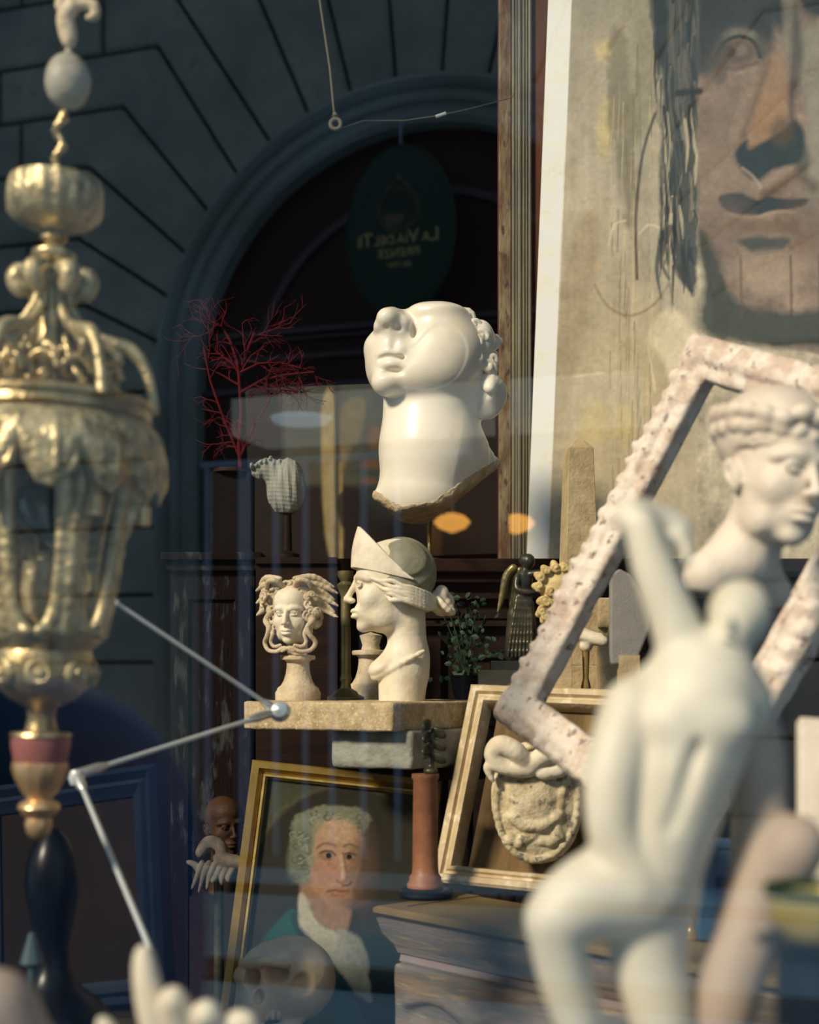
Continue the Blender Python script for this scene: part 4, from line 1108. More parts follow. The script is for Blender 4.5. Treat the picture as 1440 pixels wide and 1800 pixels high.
mprofile([(-.04, zt - .085), (-.02, zt - .085), (-.015, zt - .07), (.0, zt - .05), (.004, zt - .035), (.008, zt - .022), (-.04, zt - .022)], 'cornice', M['mantel'])
mprofile([(-.06, zt - .11), (-.030, zt - .11), (-.022, zt - .10), (-.024, zt - .088), (-.06, zt - .086)], 'fillet', M['mauve'])
MB().box((.0, 0, zt - .012), (Lm, .22, zt - .002)).build('shelf_top', M['mantel_top'], root, smooth=False, auto=None)
F = Field((.005, -.02, .55), (.9, .12, zt - .09), .006)
F.box((.55, .10, (zt - .10 + .56) / 2), (.52, .10, (zt - .10 - .56) / 2), .005)
zf = zt - .165
F.tube([(.07 + .02 * i, -.004 + .0, zf + .022 * math.sin(i * .42) ) for i in range(38)], .009, .012)
for i in range(9):
    for j in range(3):
        curlx = .10 + i * .09
        F.tube([(curlx + .03 * math.cos(t + j * 2) * (1 - t / 8), .0, zf - .055 + .025 * math.sin(t + j * 2) * (1 - t / 8)) for t in [n * .5 for n in range(10)]], .005, .008)
F.ell((.30, 0, zf - .01), (.035, .02, .03), .015)
F.disp(lambda X, Y, Z: .0016 * fbm(X, Y, Z, 60, 8))
F.mesh('carved_frieze', M['mantel'], root)
MB().box((.02, .10, .56), (Lm, .21, zt - .02)).build('body', M['mantel'], root, smooth=False, auto=None)
ZM = zt

# ---------------------------------------------------------------- terracotta column with bronze sprig
d = 2.80; k = K(d)
root = thing('terracotta_column', 'small terracotta column on a round navy base beside the portrait', 'column', (lx(748, 2.68), 2.70, ZM))
MB().lathe([(0, 0), (.048, 0), (.052, .006), (.051, .012), (.046, .017), (0, .019)], 40, cap=False).build('base_disc', M['navy'], root)
hh = (1562 - 1345) * K(2.70) 
MB().lathe([(0, .019), (.034, .019), (.035, .026), (.030, .033), (.031, .038), (.0255, .046), (.0245, .060), (.023, hh - .012), (.026, hh - .008), (.026, hh), (0, hh)], 64, flute=10, famp=.07, cap=False).build('shaft', M['terracotta'], root, auto=50)
s = thing('bronze_sprig', 'tiny dark bronze leaf ornament standing on the terracotta column', 'ornament', (root.location.x + .01, root.location.y, ZM + hh))
F = Field((-.05, -.04, -.005), (.05, .04, .12), .0016)
F.ell((0, 0, .006), (.014, .014, .008), .004); F.tube([(0, 0, 0), (.002, 0, .05), (.004, 0, .075)], [.006, .004, .005], .004)
for i in range(9):
    a = i * 2.1; z = .03 + .008 * i
    F.ell((.016 * math.cos(a), .012 * math.sin(a), z), (.016, .005, .010), .004, rot=(20, 30, math.degrees(a)))
F.mesh('sprig', M['bronze'], s)

# ---------------------------------------------------------------- cream wooden frame with brown board
q = quad((815, 1206, 2.96), (1118, 1232, 2.80), (762, 1552, 2.80))
O, R, w_, h_ = q
root = qthing('cream_wooden_frame', 'cream painted wooden frame leaning on the mantelpiece around a brown board', 'frame', q)
picture_frame(root, w_, h_, .040, [(0, .03), (0, -.01), (.12, -.016), (.4, -.016), (.5, -.008), (.62, -.008), (.7, -.013), (.86, -.012), (1, .002), (1, .03)], M['cream_wood'])
MB().box((.058, .022, .03), (w_ - .03, .030, h_ - .03)).build('brown_backing', M['brown_board'], root, smooth=False, auto=None, label='brown board with a narrow slot at its side')
# oval medallion
def medallion():
    d = 2.70; k = K(d)
    root = thing('oval_medallion', 'cream plaster oval medallion with a ribbon bow hanging below the carved frame', 'plaque', W(945, 1415, d))
    Mx = at(root, d); F = Field((845, -40, -1530), (1040, 60, -1285), 1.9)
    F.ell((945, 22, -1412), (80, 26, 110), 3, rot=(0, -8, 0)); F.plane((945, 22, -1412), (0, 1, 0))
    rim = [(945 + 72 * math.cos(t) + 8 * math.sin(t), 8, -1412 + 101 * math.sin(t) - 6 * math.cos(t)) for t in [2 * PI * i / 40 for i in range(41)]]
    F.tube(rim, 5.5, 4)
    F.ell((935, 2, -1405), (38, 12, 50), 16)
    F.tube([(900, 0, -1436), (925, -3, -1452), (955, -3, -1450), (985, 0, -1430)], 6, 9)
    for i in range(7): F.ell((898 + 14 * i, 2, -1474 - 8 * math.sin(i * 1.7)), (9, 7, 11), 5, rot=(0, 20 * i, 0))
    for i in range(5): F.ell((992 - 3 * i, 2, -1370 - 22 * i), (7, 7, 12), 5)
    F.disp(lambda X, Y, Z: 1.0 * fbm(X, Y, Z, .10, 3) + .8 * fbm(X, Y, Z, .22, 4), (860, -30, -1520), (1030, 20, -1300))
    F.mesh('relief_oval', mat('pitted_plaster', (.72, .62, .42), .75, (.46, .37, .22), 34, .6, 160, contrast=(.42, .62), col3=(.20, .17, .13), c3=(.58, .66), s3=1.6), root, Mx)
    Bw = Field((845, -60, -1400), (1010, 40, -1280), 1.9)
    Bw.tube([(930, -10, -1350), (905, -25, -1320), (878, -22, -1308), (866, -14, -1326), (884, -14, -1345), (925, -14, -1355)], [13, 15, 14, 13, 13, 10], 8)
    Bw.tube([(930, -10, -1350), (955, -22, -1325), (985, -18, -1330), (985, -14, -1350), (950, -14, -1358)], [12, 14, 13, 12, 10], 8)
    Bw.tube([(925, -14, -1352), (890, -18, -1350), (857, -14, -1346), (866, -14, -1372)], [11, 10, 6, 3], 6)
    Bw.disp(lambda X, Y, Z: 1.0 * fbm(X, Y, Z, .14, 8))
    Bw.mesh('ribbon_bow', M['plaster'], root, Mx)
    MB().tube([W(938, 1330, d + .03) - root.location, W(942, 1270, d + .05) - root.location, W(948, 1228, d + .085) - root.location], .0015).build('hanging_loop', M['rope'], root)
medallion()

# ---------------------------------------------------------------- big distressed carved frame
TLd = 2.28
q = quad((1228, 590, 2.34), (1660, 700, 1.9), (874, 1262, 2.44))
O, R, w_, h_ = q
root = qthing('carved_picture_frame', 'large empty carved frame in flaking cream paint tilted across the window', 'frame', q)
def carved_frame():
    fw = .066; h = .0055
    F = Field((-.02, -.05, -.02), (w_ + .02, .05, h_ + .02), h)
    def bar(x0, z0, x1, z1):
        cx, cz = (x0 + x1) / 2, (z0 + z1) / 2; hx, hz = abs(x1 - x0) / 2, abs(z1 - z0) / 2
        F.box((cx, .012, cz), (hx, .016, hz), .004)
    bar(0, 0, fw, h_); bar(w_ - fw, 0, w_, h_); bar(0, 0, w_, fw); bar(0, h_ - fw, w_, h_)
    def line(o, r, y, k=.01):
        F.tube([(o, y, o), (w_ - o, y, o), (w_ - o, y, h_ - o), (o, y, h_ - o), (o, y, o)], r, k, straight=True)
    line(.010, .011, .0); line(.032, .014, -.006, .015); line(fw - .008, .008, -.002)
    rs = random.Random(5)
    for side in range(4):      # carved leaves along each member
        L = h_ if side % 2 == 0 else w_; n = int(L / .030)
        for i in range(n):
            t = (i + .5) * L / n
            for o, r in ((.032, .0125), (.012, .010)):
                x, z = ((o, t), (t, h_ - o), (w_ - o, t), (t, o))[side]
                F.ell((x + rs.uniform(-.003, .003), -.014, z), (r * rs.uniform(.8, 1.2), .009, r * rs.uniform(.8, 1.25)), .006)
    F.disp(lambda X, Y, Z: .0016 * fbm(X, Y, Z, 70, 2) + .0012 * fbm(X, Y, Z, 190, 4))
    F.mesh('moulding', M['carved'], root)
carved_frame()

# ---------------------------------------------------------------- big canvas with a face, and the moulding strip beside it
q = quad((966, -70, 3.61), (1720, -42, 3.61), (926, 981, 3.65))
O, R, w_, h_ = q
root = qthing('large_canvas', 'tall cream canvas painted with the giant face of a statue in dark blue-grey', 'painting', q)
def p_poster(X, Y):
    P = Paint(X, Y, lin((178, 168, 146)))
    P.C = P.C * (1 + .16 * P._n(.03, 2) + .14 * P._n(.25, 5, 1, .06))[:, None]
    P.mix(np.clip((400 - Y) / 500, 0, 1) * .7, lin((140, 134, 118)))
    P.blob(1090, 750, 140, 200, lin((190, 172, 134)), .6, .9, 0, .2, 2)
    P.poly([(1140, 590), (1180, 540), (1240, 600), (1300, 640), (1200, 700), (1170, 640)], lin((222, 208, 176)), .85, 10)
    for c in ((1060, 88, 16, 18), (1062, 230, 12, 50), (1050, 465, 7, 8), (1048, 740, 24, 34), (1100, 745, 20, 30), (1075, 210, 10, 30)): P.blob(*c, lin((206, 186, 126)), .6, .9, 0, .3, int(c[0]))
    P.poly([(1074, 60), (1088, 46), (1104, 70), (1118, 200), (1112, 420), (1092, 330), (1072, 220)], lin((120, 114, 92)), .75, 12, 8, 4)
    P.blob(1135, 140, 22, 110, lin((138, 130, 108)), .7, .7, 0, .2, 6)
    for i in range(60):
        rs = random.Random(i); x = rs.uniform(1070, 1150); y = rs.uniform(60, 860); L = rs.uniform(40, 220)
        P.stroke([(x, y), (x + rs.uniform(-3, 3), y + L)], rs.uniform(.6, 1.6), lin(rs.choice([(110, 100, 76), (204, 188, 148), (90, 84, 66)])), rs.uniform(.3, .6), 1.6)
    for pts in ([(1070, 430), (1080, 395), (1100, 388)], [(1125, 410), (1140, 395), (1160, 400)], [(990, 665), (1060, 655)], [(1140, 610), (1152, 690)]): P.stroke(pts, 1.6, lin((216, 202, 168)), .8, 3)
    P.stroke([(1045, 500), (1070, 540), (1110, 555), (1150, 535), (1175, 500)], 2, lin((130, 112, 84)), .7, 4)
    P.poly([(1030, 560), (1060, 400), (1020, 380), (975, 560), (965, 760), (1000, 700)], lin((150, 132, 102)), .5, 14)
    # face
    P.poly([(1222, -80), (1226, 230), (1228, 400), (1240, 480), (1262, 560), (1300, 590), (1640, 590), (1640, -80)], lin((138, 120, 106)), 1, 6, 3, 2)
    P.C = P.C * (1 + np.where(X > 1226, .30 * P._n(.06, 9) + .16 * P._n(.3, 12), 0))[:, None]
    P.blob(1280, 300, 46, 100, lin((150, 132, 116)), .5, .9)
    P.poly([(1400, 60), (1640, 20), (1640, 420), (1430, 420), (1400, 300), (1420, 200)], lin((142, 136, 124)), .9, 14)
    P.poly([(1215, -80), (1640, -80), (1640, 30), (1440, 30), (1400, 10), (1385, 60), (1350, 36), (1300, 30), (1250, 60), (1228, 120)], lin((46, 54, 56)), 1, 18, 5, 3)
    P.poly([(1225, 20), (1270, 10), (1350, 30), (1352, 70), (1300, 44), (1262, 70), (1266, 110), (1232, 128)], lin((40, 46, 50)), .9, 12)
    P.poly([(1375, -80), (1404, -80), (1398, 60), (1374, 150), (1376, 60)], lin((132, 124, 108)), .9, 10)
    P.poly([(1398, 0), (1412, 100), (1396, 190), (1412, 230), (1424, 290), (1400, 300), (1385, 200), (1390, 100)], lin((52, 52, 50)), .7, 12)
    P.blob(1296, 92, 40, 24, lin((120, 100, 88)), 1, .3, -8)
    P.stroke([(1256, 92), (1272, 66), (1300, 54), (1330, 66), (1340, 96)], 5, lin((112, 116, 104)), .9, 5); P.stroke([(1260, 98), (1274, 74), (1300, 64), (1326, 74), (1336, 100)], 3.5, lin((36, 42, 46)), .95, 4)
    P.blob(1294, 92, 34, 20, lin((92, 80, 72)), .8, .5, -8); P.blob(1302, 88, 12, 10, lin((136, 120, 110)), .6, .8); P.blob(1286, 92, 9, 9, lin((60, 54, 50)), .7, .9); P.stroke([(1262, 112), (1290, 122), (1330, 110)], 4, lin((70, 62, 56)), .7, 8)
    P.blob(1250, 70, 28, 70, lin((50, 54, 56)), .8, .8); P.blob(1345, 70, 16, 60, lin((54, 56, 56)), .7, .9); P.blob(1310, 24, 70, 26, lin((48, 54, 56)), .8, .7)
    P.blob(1266, 132, 12, 16, lin((74, 66, 60)), .7, .7)
    P.poly([(1340, 130), (1352, 100), (1376, 100), (1384, 180), (1378, 260), (1330, 280), (1316, 240)], lin((150, 122, 96)), .9, 14)
    P.blob(1340, 205, 16, 36, lin((150, 118, 88)), .7, .9, 14); P.stroke([(1352, 110), (1330, 170), (1306, 236)], 5, lin((86, 72, 64)), .6, 12)
    P.poly([(1292, 268), (1312, 246), (1320, 262), (1372, 230), (1398, 212), (1414, 240), (1408, 282), (1360, 300), (1330, 318), (1300, 296)], lin((36, 50, 54)), 1, 9, 2, 2)
    P.blob(1376, 232, 22, 26, lin((84, 70, 56)), .7, .7)
    P.stroke([(1306, 296), (1324, 310), (1338, 330)], 2.5, lin((172, 156, 140)), .7, 4)
    P.stroke([(1318, 120), (1296, 180), (1276, 240), (1290, 286)], 2.5, lin((122, 112, 96)), .7, 5)
    P.stroke([(1350, 345), (1400, 310), (1430, 330)], 10, lin((86, 68, 56)), .7, 16)
    P.poly([(1264, 348), (1296, 338), (1330, 352), (1350, 346), (1380, 350), (1424, 350), (1400, 366), (1356, 372), (1330, 378), (1284, 374)], lin((44, 54, 60)), 1, 6, 2, 5)
    P.stroke([(1274, 374), (1320, 384), (1366, 372), (1400, 374)], 3, lin((160, 142, 122)), .8, 4)
    P.blob(1345, 398, 52, 14, lin((118, 98, 78)), .8, .7); P.blob(1280, 400, 40, 60, lin((112, 96, 86)), .5, 1); P.blob(1420, 400, 40, 60, lin((96, 72, 58)), .6, 1); P.blob(1262, 200, 30, 90, lin((112, 98, 88)), .5, 1)
    P.poly([(1296, 424), (1340, 416), (1388, 420), (1370, 440), (1330, 444)], lin((62, 68, 68)), .9, 10, 2, 6)
    P.blob(1350, 480, 54, 36, lin((164, 144, 126)), .8, .7)
    P.poly([(1228, 400), (1262, 450), (1290, 520), (1340, 545), (1440, 545), (1640, 520), (1640, 600), (1270, 600), (1238, 500)], lin((62, 68, 62)), .95, 16, 4, 7)
    for x, c in ((1302, (92, 82, 68)), (1390, (70, 50, 40)), (1440, (80, 66, 54))): P.stroke([(x, 450), (x + 2, 560)], 2, lin(c), .7, 4)
    # hair
    P.poly([(1146, -80), (1226, -80), (1230, 60), (1226, 240), (1228, 420), (1218, 516), (1206, 500), (1180, 470), (1160, 440), (1160, 300), (1164, 120), (1148, 60)], lin((62, 68, 68)), .95, 7, 4, 8)
    rs = random.Random(8)
    for i in range(120):
        y = rs.uniform(-60, 440); x = rs.uniform(1160, 1226) if y > 120 else rs.uniform(1150, 1226); L = rs.uniform(30, 120)
        c = rs.choice([(28, 36, 40), (40, 50, 54), (128, 122, 106), (188, 176, 148)] if y > 170 else [(26, 34, 38), (44, 54, 58), (96, 94, 86)])
        P.stroke([(x, y), (x + rs.uniform(-6, 6), y + L * .5), (x + rs.uniform(-5, 8), y + L)], [rs.uniform(.8, 3), rs.uniform(1, 4), .6], lin(c), .8, 2.2)
    P.poly([(1150, -20), (1172, 0), (1170, 110), (1156, 100)], lin((36, 46, 50)), .95, 6)
    P.stroke([(1192, 164), (1230, 160)], 6, lin((30, 38, 42)), .9, 5)
    P.stroke([(1152, 200), (1130, 270), (1118, 380), (1120, 490)], 2.6, lin((62, 54, 46)), .85, 3)
    P.stroke([(1178, 400), (1162, 455), (1176, 490)], [6, 4, 2], lin((50, 52, 50)), .8, 4); P.stroke([(1196, 470), (1214, 512)], [6, 2], lin((60, 60, 54)), .8, 3)
    e = (X - 926) - (1012 - Y) * (40 / 1082)      # white border of the canvas along its left edge
    P.mix(np.clip((36 - .006 * (1012 - Y) * -1 - e) / 2 + .5, 0, 1), lin((250, 242, 228)))
    P.C = P.C * (1 + .10 * P._n(.5, 31) + .10 * P._n(.12, 33))[:, None] * 1.22; return P.C
painted_plane('canvas', O, R.col[0], R.col[2], w_, h_, .0034, p_poster, M['poster'], root, qinv(q))
MB().box((0.001, .002, 0), (w_, .018, h_)).build('stretcher', M['cream_wood'], root, smooth=False, auto=None)

root = thing('wooden_moulding', 'tall weathered gilt-striped moulding standing left of the large canvas', 'moulding', (lx(905, 3.69), 3.69, ct))
ztop = zpx(-90, 3.69) - ct
def strip(x0, x1, y0, y1, name, m):
    pts = []
    mb = MB(); 
    lean = .012 * 0
    a, b = lx(x0, 3.68) - root.location.x, lx(x1, 3.68) - root.location.x
    for i, (u0, u1, dy) in enumerate(((0, 1, 0),)): mb.box((a, y0, 0), (b, y1, ztop))
    return mb
base = MB(); _a, _b, _c = (lx(q_, 3.68) - root.location.x for q_ in (876, 930, 968))
base.add([(_a, 0, 0), (_b, 0, 0), (_c, 0, ztop), (_a, 0, ztop), (_a, .02, 0), (_b, .02, 0), (_c, .02, ztop), (_a, .02, ztop)], [(0, 1, 2, 3), (4, 5, 6, 7), (0, 1, 5, 4), (1, 2, 6, 5), (2, 3, 7, 6), (3, 0, 4, 7)]); base.build('back_board', M['rust'], root, smooth=False, auto=None)
base = MB(); base.box((lx(877, 3.68) - root.location.x, -.012, 0), (lx(899, 3.68) - root.location.x, 0, ztop)); base.build('outer_band', M['moulding'], root, smooth=False, auto=None, bevel=.003)
mb = MB()
for i, (c, r) in enumerate(((903, .005), (908, .003), (914, .006), (921, .004), (926, .003), (932, .005))):
    x = lx(c, 3.68) - root.location.x; mb.tube([(x, -.008, 0), (x, -.008, ztop)], r, 10)
mb.box((lx(900, 3.68) - root.location.x, -.006, 0), (lx(936, 3.68) - root.location.x, 0, ztop))
mb.build('reeded_band', M['moulding2'], root, auto=40)
# ---------------------------------------------------------------- obelisk, bronze angel, gilt bits behind the carved frame
d = 3.78
root = thing('obelisk', 'small tan stone obelisk standing before the cream canvas', 'ornament', (lx(1017, 3.14), 3.14, ZT)); k = K(3.14)
b = ZT; h1 = zpx(790, 3.14) - ZT; h2 = zpx(765, 3.14) - ZT
MB().box((-36 * k, -36 * k, 0), (36 * k, 36 * k, 60 * k)).build('plinth', M['tan'], root, smooth=False, auto=None, bevel=.002)
vs = []
for z, a in ((60 * k, 34 * k), (h1, 22 * k), ): vs += [(-a, -a, z), (a, -a, z), (a, a, z), (-a, a, z)]
vs.append((0, 0, h2))
MB().add(vs, [(0, 1, 2, 3), (0, 1, 5, 4), (1, 2, 6, 5), (2, 3, 7, 6), (3, 0, 4, 7), (4, 5, 8), (5, 6, 8), (6, 7, 8), (7, 4, 8)], Matrix.Rotation(.12, 4, 'Z')).build('shaft', M['tan'], root, smooth=False, auto=None, bevel=.0015)

def angel():
    d = 3.06; k = K(d)
    root = thing('bronze_angel', 'dark bronze winged angel figure with one arm stretched out on a veined marble block', 'sculpture', (lx(895, d), d, ZT))
    zb = (HOR - 1178) * k + ZC - ZT
    MB().box((-55 * k, -30 * k, 0), (60 * k, 40 * k, zb)).build('marble_block', M['veined'], root, smooth=False, auto=None, bevel=.001, label='black and cream veined marble block')
    MB().box((-32 * k, -20 * k, zb), (40 * k, 26 * k, zb + 16 * k)).build('plinth', M['bronze'], root, smooth=False, auto=None, bevel=.001)
    Mx = at(root, d)
    F = Field((862, -45, -1165), (975, 45, -965), 1.3)
    F.ell((929, 0, -987), (12, 13, 14), 3); F.ell((922, 3, -985), (10, 11, 11), 3)
    F.cap((926, 0, -995), (922, 0, -1010), 6, 8, 4)
    F.ell((920, 0, -1022), (17, 12, 20), 5); F.ell((918, 0, -1045), (14, 11, 18), 6)
    F.tube([(931, -4, -1010), (945, -8, -1008), (964, -10, -1006)], [6, 5, 3], 3)
    F.tube([(910, -6, -1015), (908, -14, -1035), (926, -18, -1042), (948, -16, -1041)], [6, 5, 5, 3], 3)
    F.cap((916, 0, -1055), (908, 2, -1150), 17, 19, 8); F.cap((926, -4, -1065), (928, -6, -1145), 13, 10, 8)
    F.cap((902, 0, -1080), (898, 4, -1155), 10, 10, 8)
    for i in range(7): F.tube([(908 + 4 * i, -15, -1050), (900 + 5.5 * i, -19, -1100), (892 + 7 * i, -18, -1155)], 2.6, 2.5)
    F.tube([(925, -14, -1060), (936, -14, -1090), (938, -8, -1120)], 4, 4)
    F.mesh('figure', M['bronze'], root, Mx)
    Wg = Field((868, -10, -1095), (925, 50, -985), 1.3)
    for i in range(8):
        t = i / 7; Wg.tube([(906 - 4 * t, 14, -998 + 2 * t), (892 - 2 * t, 20, -1010 - 8 * t), (886 - 9 * t + 6 * (1 - t), 22, -1040 - 34 * t)], [5, 6, 2.2], 2)
    Wg.mesh('wing', M['bronze_gold'], root, Mx)
    Wg = Field((868, -10, -1095), (945, 60, -985), 1.5)
    Wg.tube([(915, 16, -1000), (905, 30, -1020), (900, 34, -1070)], [5, 8, 3], 3); Wg.mesh('wing', M['bronze_gold'], root, Mx)
angel()

def gilt_bracket():
    d = 2.9; k = K(d)
    root = thing('carved_bracket', 'cream-gold carved acanthus bracket just right of the bronze angel', 'ornament', (lx(978, d), d, ZT))
    Mx = at(root, d); F = Field((930, -40, -1140), (1035, 50, -985), 1.5)
    F.ell((982, 8, -1030), (34, 26, 34), 10); F.cap((985, 8, -1050), (985, 8, -1130), 24, 18, 10)
    for i, (x, z, a) in enumerate(((950, 1015, 30), (947, 1032, 10), (960, 1005, 50), (975, 998, 70), (955, 1055, -20), (952, 1075, -40), (990, 1000, 90), (966, 1040, 0), (962, 1062, -10), (958, 1085, -60), (1005, 1004, 110))):
        F.ell((x, -8, -z), (14, 9, 8), 4, rot=(0, a, 0)); curl(F, (x, -16, -z), 8, 3, (0, -1, 0), 2, 1.2, i)
    F.mesh('bracket', mat('gilt_plaster', (.72, .56, .27), .55, (.5, .36, .14), 30, .4, 100), root, Mx)
    MB().box((-20 * k, -14 * k, 0), (26 * k, 22 * k, 100 * k)).build('post', M['tan'], root, smooth=False, auto=None, bevel=.001)
gilt_bracket()
d = 2.92; k = K(d)
root = thing('plaster_corbel', 'small cream plaster corbel on a gilt stem seen through the tilted frame', 'ornament', (lx(1030, d), d, ZT))
zz = lambda py: zpx(py, d) - ZT
F = Field((1000, -30, -1150), (1072, 40, -1085), 1.3); F.box((1038, 0, -1118), (20, 14, 5), 3); F.tube([(1015, 0, -1112), (1040, -8, -1122), (1060, -12, -1128)], [12, 10, 8], 5); F.ell((1030, 0, -1135), (12, 12, 12), 6)
F.mesh('corbel_block', M['plaster'], root, at(root, d))
MB().lathe([(0, 0), (18 * k, 0), (18 * k, 5 * k), (6 * k, 12 * k), (9 * k, 25 * k), (5 * k, 40 * k), (7 * k, max(zz(1140), .05)), (0, max(zz(1138), .055))], 20, cap=False).build('stem', M['gilt'], root)
root = thing('stone_stele', 'narrow tan stone slab standing on end seen through the tilted frame', 'slab', (lx(1068, 3.05), 3.05, ZT)); k = K(3.05)
F = Field((1030, -22, -1222), (1110, 22, -1040), 1.8); F.box((1072, 0, -1135), (22, 14, 84), 3); F.disp(lambda X, Y, Z: 1.0 * fbm(X, Y, Z, .08, 3)); F.box((1058, -12, -1120), (10, 8, 16), 2, 2, 's')
F.mesh('stele', M['tan'], root, at(root, 3.05))
d = 2.75; k = K(d)
root = thing('grey_plaque', 'grey-mauve rounded plaque standing behind the raised plaster arm', 'plaque', (lx(1105, d), d, ZT))
pts = [(1072, 1148), (1072, 1012), (1088, 1000), (1108, 1010), (1130, 1050), (1144, 1080), (1140, 1110), (1124, 1148), (1120, 1168), (1074, 1168)]
vs = [(lx(x, d) - root.location.x, -.01, zpx(y, d) - ZT) for x, y in pts] + [(lx(x, d) - root.location.x, .012, zpx(y, d) - ZT) for x, y in pts]; n = len(pts)
MB().add(vs, [tuple(range(n)), tuple(range(n, 2 * n))] + [(i, (i + 1) % n, n + (i + 1) % n, n + i) for i in range(n)]).build('plaque', M['teapot'], root, smooth=False, auto=None, bevel=.004)
MB().box((-.02, -.012, 0), (.02, .014, zz(1170) + .02)).build('foot', M['tan'], root, smooth=False, auto=None)
# a second, larger gilt baluster low behind the frame
root = thing('gilt_baluster', 'dark gilt turned baluster half hidden below the plaster corbel', 'ornament', (lx(1005, 3.25), 3.25, ZT)); k = K(3.25)
MB().lathe([(0, 0), (30 * k, 0), (30 * k, 8 * k), (14 * k, 16 * k), (22 * k, 34 * k), (12 * k, 54 * k), (16 * k, 60 * k), (12 * k, 90 * k), (0, 94 * k)], 24, cap=False).build('baluster', M['bronze_gold'], root, auto=40)

# ---------------------------------------------------------------- coral, clam shell, ivy, hanging cord
def coral():
    d = 3.55; k = K(d)
    root = thing('coral_branch', 'branching red coral on the weathered cupboard above the clam shell', 'coral', (lx(408, d), d, zpx(832, d)))
    mb = MB(); rs = random.Random(21); Mx = at(root, d)
    def br(x, y, z, ang, L, r, dep):
        pts = [(x, y, z)]; a = ang; rr = [r]; n = max(3, int(L / 9))
        for i in range(n):
            a += rs.uniform(-.28, .28); x += math.sin(a) * L / n; z += math.cos(a) * L / n; y += rs.uniform(-3, 3); pts.append((x, y, z)); rr.append(r * (1 - .5 * (i + 1) / n))
            if dep > 0 and rs.random() < .55: br(x, y, z, a + rs.choice((-1, 1)) * rs.uniform(.4, 1.0), L * rs.uniform(.45, .75), r * .62, dep - 1)
        mb.tube([Mx @ Vector(p) for p in pts], [q_ * k for q_ in rr], 6)
    for pts, r in (([(424, -830), (420, -780), (424, -720), (420, -660), (418, -640)], 4.2), ([(420, -660), (432, -620), (448, -585)], 3.2), ([(418, -640), (405, -600), (388, -570), (372, -565)], 2.6), ([(424, -690), (460, -668), (500, -660), (552, -655)], 2.8), ([(420, -800), (395, -740), (370, -670), (358, -610)], 2.8), ([(424, -800), (445, -750), (470, -710), (478, -690)], 2.6), ([(422, -655), (455, -640), (490, -636), (530, -648)], 2.4)):
        P3 = [(x, rs.uniform(-6, 6), z) for x, z in pts]; mb.tube([Mx @ Vector(p) for p in P3], [r * k * (1 - .12 * i) for i in range(len(pts))], 7)
        for j in range(1, len(pts)):
            x0, z0 = pts[j]; xp, zp = pts[j - 1]
            for _ in range(2):
                t = rs.random(); base = math.atan2(x0 - xp, z0 - zp)
                br(xp + (x0 - xp) * t, 0, zp + (z0 - zp) * t, base + rs.choice((-1, 1)) * rs.uniform(.4, 1.1), rs.uniform(28, 70), r * .55, 2)
    mb.tube([Mx @ Vector((424, 0, -830)), Mx @ Vector((416, 0, -834)), Vector((0, 0, .01))], .006, 8)
    mb.build('coral', M['coral'], root)
    MB().lathe([(0, 0), (.05, 0), (.045, .010), (.02, .014), (0, .016)], 24, cap=False).build('base', M['dark_wood'], root)
coral()
root = thing('dark_plinth', 'plain black wooden plinth on the weathered cupboard, under the red coral', 'plinth', (lx(408, 3.55), 3.55, zpx(972, 3.5)))
MB().box((-.05, -.03, 0), (.05, .06, zpx(832, 3.55) - root.location.z)).build('plinth_body', M['room'], root, smooth=False, auto=None, bevel=.002)
def clam():
    d = 3.42; k = K(d)
    root = thing('clam_shell', 'white ribbed giant clam shell on a dark stand behind the snake-haired head', 'shell', (lx(505, d), d, zpx(985, 3.45)))
    F = Field((430, -60, -915), (550, 60, -790), 1.25)
    F.ell((507, 0, -856), (31, 30, 52), 3); F.ell((494, 4, -862), (26, 26, 42), 8); F.ell((474, 6, -826), (26, 22, 22), 12, rot=(0, 30, 0)); F.ell((455, 6, -828), (14, 16, 15), 8)
    for i in range(7): F.ell((444 + 8 * i, -6, -808 - 3 * abs(i - 4) - (3 if i % 2 else 0)), (5, 12, 7), 4)
    for x in (490, 514, 527): F.tube([(x - 8, -16, -808), (x, -32, -840), (x + 2, -32, -870), (x - 3, -24, -905)], 1.2, 7, 's')
    F.disp(lambda X, Y, Z: 1.6 * np.abs(np.sin((X + .06 * Z) * .24)) + .25 * np.sin(Z * .9 + X * .1) + .5 * fbm(X, Y, Z, .2, 2))
    F.plane((505, 0, -903), (0, 0, -1), 3)
    F.mesh('valve', M['shell'], root, at(root, d))
    z9 = zpx(902, d) - root.location.z
    MB().lathe([(0, 0), (.03, 0), (.03, .012), (.012, .02), (.010, z9), (0, z9 + .01)], 20, cap=False).build('stand', M['dark_wood'], root)
clam()
def chest():   # low dark chest carrying shell
    x0, x1 = lx(456, 3.45), lx(596, 3.45); z = zpx(985, 3.45)
    root = thing('dark_chest', 'tall dark chest between the weathered cupboard and the cabinet', 'chest', ((x0 + x1) / 2, 3.42, 0)); w2 = (x1 - x0) / 2
    MB().box((-w2, -.05, 0), (w2, .13, z - .015)).build('body', M['dark_wood'], root, smooth=False, auto=None)
    MB().box((-w2, -.06, z - .015), (w2, .14, z)).build('lid', M['dark_wood'], root, smooth=False, auto=None)
chest()
